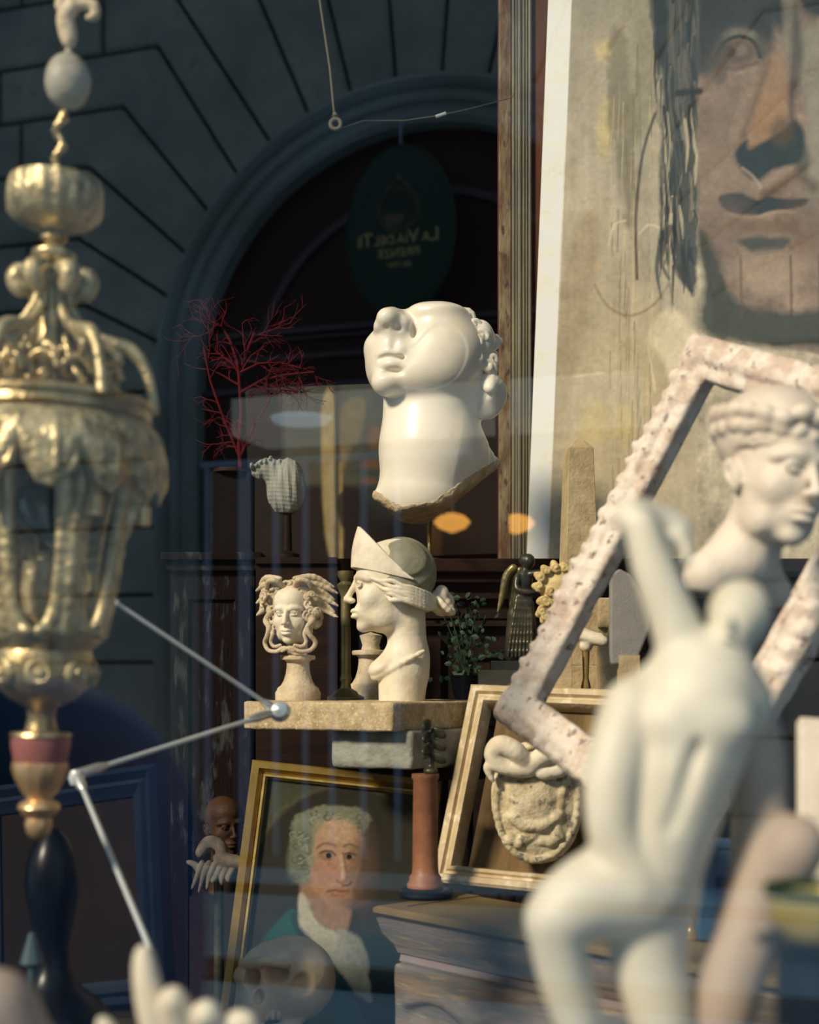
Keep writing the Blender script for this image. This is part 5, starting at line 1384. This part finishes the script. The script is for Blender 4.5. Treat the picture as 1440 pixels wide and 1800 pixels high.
def ivy():
    d = 3.3
    root = thing('ivy_plant', 'dim green ivy in a dark pot behind the bun of the diadem head', 'plant', (lx(822, d), d, ZT))
    MB().lathe([(0, 0), (.03, 0), (.04, .05), (.042, .055), (0, .05)], 24, cap=False).build('pot', M['black'], root)
    mb = MB(); rs = random.Random(2); Mx = at(root, d)
    for i in range(150):
        x, z, y = rs.gauss(820, 26), -rs.uniform(1045, 1200), rs.uniform(-25, 25); s = rs.uniform(4, 8)
        Rm = Mx @ Matrix.Translation((x, y, z)) @ Euler((rs.uniform(-1, 1), rs.uniform(-3, 3), rs.uniform(-1, 1))).to_matrix().to_4x4() @ Matrix.Scale(s, 4)
        mb.add([(0, 0, -1), (.7, .1, -.2), (.5, 0, .7), (0, -.1, 1.2), (-.5, 0, .7), (-.7, .1, -.2)], [(0, 1, 2, 3), (0, 3, 4, 5)], Rm)
    for i in range(6): mb.tube([Vector((0, 0, .04)), Mx @ Vector((820 + 8 * (i - 3), 0, -1120)), Mx @ Vector((820 + 18 * (i - 3), 6, -1050 - 6 * i))], .0015, 5)
    mb.build('foliage', M['leaf'], root, smooth=False, auto=None)
ivy()
def cord():
    d = 2.6; root = thing('hanging_cord', 'thin twine with a knotted ring hanging from above, left of the weathered moulding', 'cord', W(590, 222, d))
    L = root.location; top = W(545, -700, d); top.z = min(top.z, 4.2)
    MB().tube([top - L, W(562, 0, d) - L, W(580, 120, d) - L, W(588, 205, d) - L], .0018, 8).build('twine', M['rope'], root)
    c = W(590, 218, d) - L; r = 9 * K(d)
    mb = MB(); mb.tube([(c.x + r * math.cos(t), 0, c.z + r * math.sin(t)) for t in [2 * PI * i / 20 for i in range(20)]], .0035, 8, closed=True); mb.lathe([(0, -.008), (.006, 0), (0, .008)], 12, Matrix.Translation(W(589, 203, d) - L), cap=False)
    mb.build('ring', M['rope'], root)
    root = thing('thin_wire', 'thin slack wire with a small pale clip crossing under the arch', 'wire', W(775, 202, 2.7)); L = root.location
    MB().tube([W(592, 228, 2.6) - L, W(640, 212, 2.65) - L, W(710, 212, 2.7) - L, W(772, 203, 2.7) - L, W(830, 190, 2.75) - L, W(900, 172, 3.0) - L, W(905, 160, 3.3) - L], .0009, 6).build('wire', M['rope'], root)
    MB().tube([W(766, 205, 2.7) - L, W(784, 199, 2.7) - L], .003, 8).build('clip', M['steel_pale'], root)
cord()

# ---------------------------------------------------------------- jointed steel rods
def rods():
    root = thing('jointed_rods', 'three thin polished steel rods joined by knuckles crossing at the lower left', 'stand', W(490, 1250, 2.25))
    L = root.location
    P = {'a': W(204, 1060, 2.1), 'j': W(488, 1250, 2.25), 'k': W(135, 1362, 2.0), 'e': W(264, 1668, 1.75)}
    for a, b in (('a', 'j'), ('j', 'k'), ('k', 'e')):
        MB().tube([P[a] - L, P[b] - L], .0037, 12).build('rod', M['steel'], root)
    def knuckle(p, q, l=.034, r=.0075):
        v = (q - p).normalized(); MB().tube([p - L - v * .006, p - L, p - L + v * l * .7, p - L + v * l], [.006, r, r, .0045], 14).build('sleeve', M['steel_pale'], root)
    knuckle(P['j'], P['k'], .06); knuckle(P['j'], P['a'], .03); knuckle(P['k'], P['j'], .05); knuckle(P['k'], P['e'], .035)
    MB().lathe([(0, -.018), (.012, -.015), (.017, 0), (.012, .015), (0, .018)], 20, Matrix.Translation(P['j'] - L + Vector((.004, 0, -.001))) @ Matrix.Rotation(1.3, 4, 'X'), cap=False).build('joint_ball', M['steel'], root)
    MB().lathe([(0, -.012), (.009, -.010), (.012, 0), (.009, .010), (0, .012)], 20, Matrix.Translation(P['k'] - L + Vector((0, 0, -.004))), cap=False).build('joint_ball', M['steel'], root)
    MB().lathe([(0, -.006), (.005, -.004), (.006, 0), (.005, .004), (0, .006)], 16, Matrix.Translation(P['a'] - L), cap=False).build('tip', M['steel_pale'], root)
rods()

# ---------------------------------------------------------------- brass lantern
def lantern():
    d = 1.8; k = K(d)
    x0 = 90
    root = thing('brass_lantern', 'large ornate brass hanging lantern with scrolled arms and open cage', 'lantern', W(98, 300, d), (0, math.radians(1.5), 0))
    L = root.location
    def z(py): return (300 - py) * k
    def lat(prof, name, m, n=40, flute=0, famp=0, parent=root, x=0.0, **kw):
        return MB().lathe([(r * k, z(py)) + ((1,) if f else ()) for r, py, *f in prof], n, Matrix.Translation((x, 0, 0)), flute=flute, famp=famp, cap=False, **kw).build(name, m, parent, auto=50)
    lat([(0, 330), (66, 318), (78, 318), (79, 330, 1), (80, 350, 1), (78, 378, 1), (60, 395, 1), (40, 404), (26, 408), (0, 410)], 'crown_cup', M['brass_pale'], 72, 18, .06)
    lat([(0, 406), (18, 406), (24, 412), (24, 422), (16, 428), (20, 436), (38, 444), (40, 452), (34, 462), (20, 468), (18, 480), (24, 492), (20, 506), (18, 530), (24, 540), (30, 620), (36, 690), (0, 700)], 'neck', M['brass'])
    for i in range(6):      # scroll arms
        a = math.radians(60 * i + 12); F = Field((0, -26, -720), (205, 26, -470), 3.2)
        F.tube([(20, 0, -500), (40, 0, -478), (62, 0, -490), (56, 0, -512), (38, 0, -508)], [12, 14, 15, 13, 9], 8)
        F.tube([(22, 0, -512), (34, 0, -545), (60, 0, -578), (100, 0, -596), (138, 0, -606), (165, 0, -640), (178, 0, -690), (180, 0, -715)], [8, 8, 9, 12, 12, 9, 8, 9], 6)
        F.tube([(100, 0, -604), (118, 0, -626), (104, 0, -640)], [9, 8, 4], 5)
        F.mesh('scroll_arm', M['brass_pale'], root, Matrix.Rotation(a, 4, 'Z') @ Matrix.Translation((0, 0, 300 * k)) @ Matrix.Scale(k, 4))
    for i in range(12):      # acanthus swirls of the openwork dome
        a = math.radians(30 * i + 6); F = Field((0, -60, -730), (190, 60, -560), 3.4); r0 = 128 if i % 2 else 112
        for j, (c, zz, R_) in enumerate(((r0, -668, 30), (r0 - 42, -640, 22))):
            F.tube([(c - 5 * t + 0, R_ * math.cos(t * 1.1) * (1 - t / 6.5), zz + R_ * math.sin(t * 1.1) * (1 - t / 6.5)) for t in [n * .45 for n in range(13)]], [7 - .3 * n for n in range(13)], 5)
        F.tube([(150, 0, -705), (120, 10, -690), (90, 0, -650), (60, 0, -600)], [9, 8, 7, 5], 5)
        F.mesh('acanthus_scroll', M['brass'], root, Matrix.Rotation(a, 4, 'Z') @ Matrix.Translation((0, 0, 300 * k)) @ Matrix.Scale(k, 4))
    lat([(20, 700), (150, 704), (176, 704), (184, 708), (184, 716), (176, 720), (178, 734), (168, 744), (150, 748), (20, 748)], 'cornice', M['brass'], 72)
    lat([(20, 748), (160, 748), (164, 760), (158, 800), (150, 806), (20, 806)], 'band', M['burgundy'], 72)
    # leafy skirt
    n, m = 160, 22; vs = []; fs = []
    for i in range(n):
        a = 2 * PI * i / n; lob = abs(math.sin(a * 6)); fine = .5 + .5 * math.sin(a * 48)
        for j in range(m + 1):
            t = j / m; r = (176 + 26 * math.sin(t * PI * .9) + 8 * lob * t + 3 * fine * t); py = 742 + (70 + 66 * lob ** .7 + 5 * fine) * t
            vs.append((r * k * math.cos(a), r * k * math.sin(a), z(py)))
    for i in range(n):
        for j in range(m): fs.append((i * (m + 1) + j, ((i + 1) % n) * (m + 1) + j, ((i + 1) % n) * (m + 1) + j + 1, i * (m + 1) + j + 1))
    o = MB().add(vs, fs).build('leaf_skirt', M['brass_pale'], root); s = o.modifiers.new('t', 'SOLIDIFY'); s.thickness = .003
    for i in range(12):
        a = math.radians(30 * i + 18); F = Field((140, -50, -900), (235, 50, -750), 3.2)
        F.ell((190, 0, -800), (16, 34, 28), 8); F.ell((196, 0, -838), (12, 26, 20), 8); F.tube([(184, -28, -800), (196, -30, -840), (194, 0, -862), (196, 30, -840), (184, 28, -800)], 6, 5)
        F.tube([(188, 0, -770), (202, 0, -800), (204, 0, -850)], 6, 5)
        F.mesh('acanthus_leaf', M['brass_pale'] if i % 2 else M['brass'], root, Matrix.Rotation(a, 4, 'Z') @ Matrix.Translation((0, 0, 300 * k)) @ Matrix.Scale(k, 4))
    for i in range(6):
        a = math.radians(60 * i + 12)
        MB().lathe([(r * k, z(py)) for r, py in ((0, 858), (9, 862), (12, 872), (8, 880), (15, 884), (15, 918), (0, 920))], 16, Matrix.Translation((165 * k * math.cos(a), 165 * k * math.sin(a), 0)), cap=False).build('pendant', M['brass'], root)
    # cage posts
    for i in range(6):
        a = math.radians(60 * i + 5); F = Field((50, -60, -1140), (175, 60, -800), 3.4)
        F.tube([(146, 0, -815), (140, 0, -860), (132, 0, -900), (124, 0, -960), (116, 0, -1020), (106, 0, -1070), (92, 0, -1110)], [20, 15, 12, 11, 11, 12, 18], 8)
        for s in (-1, 1): F.tube([(138, s * 34, -805), (134, s * 26, -860), (124, s * 20, -930), (112, s * 18, -1010), (104, s * 20, -1070), (92, s * 30, -1112)], [15, 11, 9, 9, 10, 12], 9)
        for s in (-1, 1): F.tube([(92, 0, -1118), (96, s * 26, -1108), (98, s * 46, -1112)], [12, 9, 8], 6)
        F.tube([(152, 0, -830), (156, 0, -870), (140, 0, -935)], [10, 9, 5], 5)
        for n_ in range(6): F.ell((134 - n_ * 5, 0, -905 - n_ * 32), (14, 11, 10), 4)
        F.mesh('cage_post', M['brass_pale'], root, Matrix.Rotation(a, 4, 'Z') @ Matrix.Translation((0, 0, 300 * k)) @ Matrix.Scale(k, 4))
    lat([(20, 1108), (98, 1108), (102, 1116), (100, 1128), (90, 1136), (84, 1144), (86, 1150), (88, 1175), (80, 1205), (58, 1228), (34, 1240), (26, 1246), (24, 1262), (28, 1284), (40, 1288), (0, 1290)], 'bowl', M['brass'], 60)
    for i in range(8):
        a = math.radians(45 * i + 10); p = Vector((86 * k * math.cos(a), 86 * k * math.sin(a), z(1182)))
        mb = MB(); Rm = Matrix.Translation(p) @ Matrix.Rotation(a, 4, 'Z') @ Matrix.Rotation(PI / 2, 4, 'Y')
        mb.lathe([(0, .010), (.006, .009), (.008, .004), (.013, .006), (.017, .002), (.018, -.006)], 20, Rm, flute=10, famp=.0, cap=False)
        mb.build('rosette', M['brass_pale'], root)
    lat([(30, 1286), (52, 1288), (54, 1294), (0, 1294)], 'collar', M['brass'])
    lat([(0, 1290), (50, 1292), (52, 1308), (46, 1340), (0, 1342)], 'burgundy_band', mat('copper_red_band', (.36, .13, .11), .4, metal=.3), 40)
    lat([(0, 1340), (48, 1340), (47, 1350, 1), (42, 1368, 1), (30, 1392, 1), (22, 1402), (22, 1406), (34, 1412), (37, 1420), (30, 1432), (22, 1438), (24, 1450), (20, 1466), (8, 1476), (0, 1478)], 'finial', mat('warm_brass', (.78, .52, .27), .34, metal=.7), 48, 12, .05)
    # bulb and socket inside
    b = MB().lathe([(r * k, zz * k) for r, zz in ((0, 62), (22, 58), (40, 40), (46, 16), (42, -12), (28, -44), (18, -62), (14, -80), (0, -82))], 40, Matrix.Translation((-4 * k, 0, z(900))) @ Matrix.Rotation(math.radians(-24), 4, 'Y'), cap=False).build('glass_bulb', M['black_glass'], root, label='dark glass bulb inside the cage')
    MB().lathe([(r * k, z(py)) for r, py in ((0, 968), (14, 970), (16, 985), (38, 990), (42, 1040), (34, 1080), (12, 1100), (10, 1112))], 30, Matrix.Translation((0, 0, 0)), cap=False).build('candle_socket', M['brass_pale'], root)
    # chain, ball, top ornament
    ch = Field((60, -40, -330), (160, 40, -190), 1.6)
    ch.tube([(104 + 9 * math.sin(t * .9), 9 * math.cos(t * .9), -195 - 7.2 * t) for t in range(18)], 5.5, 3)
    ch.tube([(112, 0, -196), (96, 0, -226), (108, 0, -250), (96, 0, -276), (104, 0, -300), (106, 0, -322)], 5, 3)
    ch.mesh('chain', M['brass'], root, Matrix.Translation(-L) @ PXW(d))
    C = W(115, 143, d) - L
    F = Field((65, -52, -205), (165, 52, -85), 2.2); F.ell((115, 0, -143), (40, 38, 49), 2); F.disp(lambda X, Y, Z: .8 * fbm(X, Y, Z, .12, 5)); F.cap((115, 0, -92), (116, 0, -86), 8, 6, 3)
    F.mesh('pale_ball', mat('grey_marble_ball', (.42, .40, .33), .5, (.28, .26, .2), 40, .3, 90), root, Matrix.Translation(-L) @ PXW(d), label='pale mottled marble ball on the chain')
    F = Field((80, -40, -90), (185, 40, 60), 2.0)
    F.tube([(116, 0, -75), (112, 4, -55), (108, 0, -30), (122, 0, -8), (118, 0, 20), (120, 0, 55)], [9, 14, 13, 10, 9, 8], 6)
    F.tube([(120, 0, -12), (140, 0, -6), (158, 0, -10), (160, 0, -26), (148, 0, -30)], [7, 8, 8, 7, 5], 5); F.tube([(108, 0, -20), (98, 0, -8), (104, 0, 4)], [8, 8, 6], 5)
    F.disp(lambda X, Y, Z: 1.4 * fbm(X, Y, Z, .12, 5))
    F.mesh('top_ornament', M['plaster_dark'], root, Matrix.Translation(-L) @ PXW(d))
    MB().tube([W(120, -50, d) - L, Vector((W(120, -50, d).x, d, 4.2)) - L], .004, 8).build('chain', M['brass'], root)
lantern()

# ---------------------------------------------------------------- brown panel and black vase at the lower left
q = quad((-60, 1392, 2.55), (262, 1362, 2.45), (-40, 1800, 2.45))
root = qthing('brown_panel', 'dull brown framed panel standing behind the black vase', 'panel', q); O, R, w_, h_ = q
picture_frame(root, w_, h_, .05, [(0, .03), (0, -.01), (.2, -.02), (.45, -.008), (.6, -.014), (.8, -.006), (1, .0), (1, .03)], M['navy'])
MB().box((.045, .004, .045), (w_ - .045, .02, h_ - .045)).build('panel_board', mat('dull_brown_canvas', (.016, .011, .009), .85, (.010, .008, .006), 4, .4, 160, spec=.05), root, smooth=False, auto=None)
d = 2.05; k = K(d)
root = thing('black_vase', 'black bronze pear-shaped vase with wide foot below the lantern', 'vase', (lx(92, d), d, .56))
zz = lambda py: zpx(py, d) - .56
MB().lathe([(r * k, zz(py)) for r, py in ((0, 1456), (14, 1458), (28, 1475), (42, 1505), (48, 1540), (46, 1575), (36, 1625), (28, 1665), (30, 1700), (50, 1735), (86, 1765), (110, 1800), (116, 1850), (100, 1900))] + [(.06, .02), (.08, 0), (0, 0)], 48, cap=False).build('vase', M['black'], root)
d = 1.95
root = thing('glass_stopper', 'small bluish cone-shaped glass stopper before the black vase', 'ornament', (lx(90, d), d - .1, .56)); 
MB().lathe([(0, 0), (.03, 0), (.03, .01), (.006, .02), (.005, zpx(1700, d - .1) - .56), (.016, zpx(1692, d - .1) - .56), (.004, zpx(1640, d - .1) - .56), (0, zpx(1638, d - .1) - .56)], 24, cap=False).build('stopper', mat('blue_glass_cone', (.05, .09, .10), .2, spec=.9), root)

# ---------------------------------------------------------------- blurred plaster hand and lump nearest the pane
def hand():
    d = 1.22; k = K(d)
    root = thing('plaster_hand', 'blurred cream plaster hand with one finger pointing up, nearest the pane', 'sculpture', (lx(320, d), d, .56)); Mx = at(root, d)
    F = Field((180, -90, -2050), (480, 90, -1640), 3.0)
    F.ell((330, 0, -1860), (95, 44, 95), 15)
    for pts, r in (([(285, -10, -1830), (268, -15, -1760), (258, -15, -1705), (255, -12, -1672)], [28, 25, 20, 13]), ([(330, -10, -1820), (316, -30, -1770), (312, -45, -1745)], [27, 25, 21]), ([(372, -8, -1825), (366, -32, -1780), (372, -52, -1770)], [26, 24, 20]), ([(410, 0, -1835), (420, -30, -1795), (440, -45, -1790)], [24, 23, 18]), ([(260, 0, -1890), (225, -30, -1850), (205, -45, -1820), (190, -45, -1790)], [28, 25, 20, 14])):
        F.tube(pts, r, 8)
    F.ell((255, -24, -1676), (8, 4, 10), 3)
    F.cap((340, 5, -1920), (345, 5, -2080), 62, 56, 25)
    F.mesh('hand', M['plaster'], root, Mx)
    MB().lathe([(0, 0), (.06, 0), (.06, .02), (.036, .04), (.034, zpx(2040, d) - .56 + .02)], 24).build('stand', M['plaster_dark'], root)
    d = 1.1; root = thing('plaster_knee', 'blurred pinkish plaster fragment cut by the lower left corner', 'sculpture', (lx(20, d), d, .56)); Mx = at(root, d)
    F = Field((-180, -90, -2150), (190, 90, -1660), 4.5); F.cap((-10, 0, -1780), (110, 10, -1960), 70, 62, 30); F.cap((-10, 0, -1780), (-120, 0, -1900), 70, 60, 30); F.cap((30, 0, -1900), (20, 0, -2150), 90, 80, 30)
    F.mesh('fragment', M['pink_stone'], root, Mx)
    MB().box((-.05, -.03, 0), (.05, .03, zpx(2140, d) - .56 + .02)).build('stand', M['plaster_dark'], root, smooth=False, auto=None)
hand()

# ---------------------------------------------------------------- plaster bust at the right
def bust():
    d = 1.75; k = K(d); U = 262
    root = thing('wreathed_plaster_bust', 'soft-focus plaster youth bust wearing a wreath, inside the tilted carved frame', 'sculpture', (lx(1290, d), d + .02, .56))
    Mx = Matrix.Translation(W(1340, 958, d) - Vector(root.location)) @ Matrix.Rotation(math.radians(24), 4, 'Z') @ Matrix.Rotation(math.radians(8), 4, 'Y') @ Matrix.Rotation(math.radians(6), 4, 'X') @ Matrix.Scale(U * k, 4)
    F = Field((-.75, -.6, -.6), (.75, .6, 1.2), .014); face_sdf(F, ears=True); F.cap((0, .08, .2), (-.06, .14, -.12), .20, .20, .08)
    F.cap((-.06, .12, -.10), (-.30, .12, -.26), .20, .17, .12); F.cap((-.06, .12, -.10), (.24, .14, -.28), .18, .14, .12); F.plane((0, 0, -.38), (0, 0, -1))
    F.mesh('head', M['bust'], root, Mx)
    H = Field((-.75, -.7, .2), (.75, .75, 1.35), .013); H.ell((0, .10, .74), (.38, .40, .34), .02); H.plane((0, -.1, .62), (0, -.5, -1), .03)
    rs = random.Random(3)
    for i in range(44):
        a = 2 * PI * i / 22; r_ = .37 if i < 22 else .40
        H.ell((r_ * math.sin(a), .08 - r_ * 1.08 * math.cos(a), (.72 if i < 22 else .82) - .10 * math.cos(a) * -1 * 0 + rs.uniform(-.03, .03)), (.075, .06, .06), .02, rot=(rs.uniform(-40, 40), rs.uniform(-40, 40), math.degrees(a)))
    for i in range(16):
        a = -1.5 + 3 * i / 15; curl(H, (.33 * math.sin(a), .05 - .36 * math.cos(a), .66), .05, .022, (math.sin(a), -math.cos(a), 0), .01, 1.2, i)
    H.mesh('wreath', M['bust'], root, Mx)
    top = (Mx @ Vector((-.05, .1, -.34))).z
    MB().lathe([(0, 0), (.05, 0), (.05, .012), (.010, .02), (.009, top), (0, top)], 20, Matrix.Translation(((Mx @ Vector((-.05, .1, -.34))).x, (Mx @ Vector((-.05, .1, -.34))).y, 0)), cap=False).build('stand_rod', M['bronze'], root)
bust()

# ---------------------------------------------------------------- blurred plaster figure group, nearest at the right
def statue():
    d = 1.12; k = K(d)
    root = thing('plaster_figure', 'blurred pale plaster nude with raised arm and bent knee, nearest the pane', 'sculpture', (lx(1180, d), d, .56)); Mx = at(root, d)
    F = Field((880, -150, -2150), (1470, 170, -850), 5.0)
    # raised arm: elbow high, forearm folded behind the head
    F.tube([(1128, 0, -925), (1150, 0, -1000), (1180, 0, -1080), (1215, 0, -1180)], [26, 34, 38, 46], 14)
    F.tube([(1128, 0, -925), (1110, 20, -905), (1150, 50, -900), (1210, 60, -925)], [24, 24, 24, 20], 12)
    F.ell((1200, 45, -940), (24, 16, 24), 8)
    for i_ in range(4): F.tube([(1208 + 3 * i_, 36 + 9 * i_, -950), (1214 + 2 * i_, 30 + 9 * i_, -972), (1206 + 2 * i_, 24 + 9 * i_, -990 - 3 * (i_ in (1, 2)))], [9, 8, 6], 3)
    F.tube([(1186, 40, -945), (1174, 30, -962), (1170, 24, -978)], [9, 8, 6], 4)
    F.ell((1262, -30, -1078), (10, 8, 7), 6, 's'); F.tube([(1276, -62, -1122), (1262, -58, -1120), (1250, -46, -1116)], 4, 4)
    # head bowed onto the shoulder
    F.ell((1305, 20, -1078), (56, 58, 62), 10); F.ell((1288, -10, -1100), (40, 40, 46), 14); F.cap((1290, 20, -1120), (1250, 20, -1190), 36, 44, 20)
    F.ell((1268, -50, -1098), (9, 14, 16), 8)
    # torso
    F.tube([(1240, 10, -1200), (1215, 0, -1260), (1190, 0, -1340), (1165, 5, -1430), (1140, 10, -1500), (1120, 10, -1560)], [92, 104, 100, 92, 92, 96], 20)
    F.ell((1300, 10, -1240), (62, 60, 60), 30); F.ell((1140, 0, -1240), (46, 52, 60), 30)
    F.ell((1250, -70, -1270), (58, 40, 42), 22); F.ell((1165, -72, -1265), (46, 36, 42), 22)
    F.tube([(1205, -100, -1300), (1185, -106, -1380), (1160, -102, -1450)], 3, 24, 's')
    # arm hanging at the left, bent behind the hip
    F.tube([(1110, -20, -1240), (1078, -50, -1320), (1066, -60, -1400), (1075, -60, -1480), (1110, -70, -1545)], [50, 46, 42, 38, 34], 14)
    # legs: near knee raised to the left, other leg straight down
    F.tube([(1110, -10, -1560), (1030, -40, -1570), (968, -60, -1608)], [84, 64, 48], 22)
    F.tube([(968, -60, -1608), (985, -50, -1700), (1012, -35, -1780), (1040, -25, -1900), (1050, -20, -2050)], [46, 42, 40, 30, 26], 12)
    F.tube([(1150, 20, -1570), (1140, 10, -1680), (1165, 0, -1790), (1190, 10, -1900), (1190, 20, -2060)], [80, 62, 52, 40, 30], 18)
    F.ell((1185, 0, -2080), (60, 60, 30), 15); F.ell((1040, -40, -2080), (50, 70, 28), 12)
    F.mesh('figure', M['statue'], root, Mx)
    G = Field((1180, -140, -2150), (1470, 170, -1180), 5.0)
    G.tube([(1310, 60, -1230), (1345, 50, -1330), (1350, 40, -1440), (1345, 30, -1530), (1325, 20, -1620), (1290, 10, -1720), (1265, 10, -1830), (1262, 20, -2060)], [54, 44, 40, 46, 52, 52, 50, 36], 16)
    G.tube([(1345, 30, -1560), (1385, 10, -1510), (1400, 0, -1480)], [46, 50, 44], 18)
    G.mesh('drapery', M['pink_stone'], root, Mx)
    zb = zpx(2100, d) - .56
    MB().box((-.12, -.09, 0), (.13, .09, max(zb + .01, .05))).build('plinth', M['plaster_dark'], root, smooth=False, auto=None, bevel=.004)
statue()
d = .98; k = K(d)
root = thing('gold_bowl', 'blurred pale gold bowl with dark rim cut by the lower right edge', 'bowl', (lx(1455, d), d + .02, .56))
zc_ = zpx(1625, d) - .56
MB().lathe([(0, zc_ - 40 * k), (60 * k, zc_ - 30 * k), (88 * k, zc_ + 10 * k), (92 * k, zc_ + 45 * k), (84 * k, zc_ + 45 * k), (60 * k, zc_ - 20 * k), (0, zc_ - 30 * k)], 48, cap=False).build('bowl', M['yellow_gold'], root)
MB().lathe([(84 * k, zc_ + 44 * k), (96 * k, zc_ + 44 * k), (97 * k, zc_ + 62 * k), (86 * k, zc_ + 62 * k), (84 * k, zc_ + 44 * k)], 48, cap=False).build('rim', M['leaf'], root)
MB().lathe([(0, 0), (.045, 0), (.045, .02), (.03, .05), (.03, zc_ - 44 * k), (.045, zc_ - 38 * k), (0, zc_ - 36 * k)], 32, cap=False).build('pedestal', M['navy'], root)
# small things on the mantel seen between statue's legs
d = 2.36; k = K(d)
root = thing('gilt_candlestick', 'small worn gilt candlestick before the blue box on the mantelpiece', 'candlestick', (lx(1216, 2.27), 2.27, ZM))
MB().lathe([(0, 0), (20 * k, 0), (20 * k, 4 * k), (10 * k, 9 * k), (6 * k, 20 * k), (9 * k, 34 * k), (14 * k, 52 * k), (15 * k, 74 * k), (9 * k, 92 * k), (5 * k, 100 * k), (9 * k, 108 * k), (0, 110 * k)], 24, cap=False).build('stem', M['gilt'], root, auto=50)
root = thing('blue_box', 'dark blue velvet-covered box standing behind the small gilt candlestick', 'box', (lx(1262, 2.24), 2.24, ZM))
MB().box((-.03, .0, 0), (.03, .03, .145)).build('box_body', M['blue_cloth'], root, smooth=False, auto=None, bevel=.004); MB().box((-.032, -.002, .145), (.032, .032, .16)).build('lid', M['blue_cloth'], root, smooth=False, auto=None, bevel=.003)
# pale board at the far right
q = quad((1428, 1262, 1.6), (1520, 1262, 1.6), (1408, 1500, 1.55)); root = qthing('pale_board', 'pale cream board edge showing at the right border above the bowl', 'board', q); O, R, w_, h_ = q
root.location = O; MB().box((0, 0, -(O.z - .57)), (w_, .02, h_)).build('board', M['bust'], root, smooth=False, auto=None, bevel=.002)
MB().box((.02, .022, -(O.z - .57)), (.04, .04, h_ * .6)).build('prop_strut', M['dark_wood'], root, smooth=False, auto=None)

# ---------------------------------------------------------------- passer-by in a blue coat, outside, seen only in the pane
def passerby():
    V = W(-105, HOR, 1.95); V.z = 0; Rr = V - 2 * (GN.dot(V) - GD) * GN
    root = thing('person', 'person in a dark blue coat standing outside, mirrored as a blue shoulder at lower left', 'person', (Rr.x, Rr.y, .0), (0, 0, math.radians(160)))
    F = Field((-.40, -.3, -.02), (.40, .3, 1.6), .014)
    for s in (-1, 1):
        F.tube([(s * .09, 0, .80), (s * .10, -.01, .45), (s * .10, .02, .08)], [.095, .065, .045], .04); F.tube([(s * .10, .03, .04), (s * .11, -.12, .03)], [.045, .035], .02)
    F.ell((0, 0, .84), (.17, .12, .13), .05); F.ell((0, 0, 1.08), (.18, .12, .22), .06); F.cap((0, .01, 1.22), (0, -.01, 1.36), .055, .05, .04)
    for s in (-1, 1): F.tube([(s * .18, 0, 1.20), (s * .24, .01, .98), (s * .25, -.05, .75)], [.055, .042, .032], .03)
    F.ell((0, -.02, 1.45), (.078, .098, .115), .02); F.ell((0, -.115, 1.44), (.013, .02, .024), .012); F.ell((0, -.10, 1.40), (.03, .015, .01), .01)
    for s in (-1, 1): F.ell((s * .03, -.115, 1.465), (.016, .012, .010), .01, 's'); F.ell((s * .08, 0, 1.44), (.012, .02, .03), .008)
    for s in (-1, 1):
        F.ell((s * .25, -.055, .70), (.022, .04, .05), .015)
        for j in range(4): F.tube([(s * .25, -.085 + .02 * j, .67), (s * .252, -.092 + .02 * j, .63 - .006 * (j in (1, 2))), (s * .245, -.096 + .02 * j, .60)], [.009, .008, .007], .004)
        F.tube([(s * .24, -.09, .70), (s * .225, -.115, .67), (s * .222, -.118, .645)], [.011, .009, .008], .006)
    F.mesh('body', M['skin'], root)
    C = Field((-.45, -.3, .3), (.45, .3, 1.45), .014)
    C.ell((0, 0, 1.06), (.25, .17, .26), .06); C.cap((0, 0, .95), (0, 0, .55), .20, .24, .08)
    for s in (-1, 1): C.tube([(s * .10, .0, 1.26), (s * .24, 0, 1.20), (s * .30, .01, .98), (s * .29, -.05, .76)], [.085, .10, .072, .058], .05)
    C.tube([(.08 * math.cos(t), .075 * math.sin(t), 1.315) for t in [2 * PI * i / 12 for i in range(13)]], .028, .02)
    C.plane((0, 0, .42), (0, 0, -1)); C.mesh('coat', M['coat'], root)
    Tm = Field((-.3, -.25, .02), (.3, .25, .95), .014)
    for s in (-1, 1): Tm.tube([(s * .09, 0, .85), (s * .10, -.01, .45), (s * .10, .02, .10)], [.12, .085, .065], .03)
    Tm.mesh('trousers', M['trousers'], root)
    H = Field((-.14, -.14, 1.3), (.14, .16, 1.62), .008); H.ell((0, .01, 1.475), (.09, .105, .105), .01); H.ell((0, -.11, 1.42), (.075, .08, .085), .02, 's'); H.mesh('hair', M['hair'], root)
passerby()
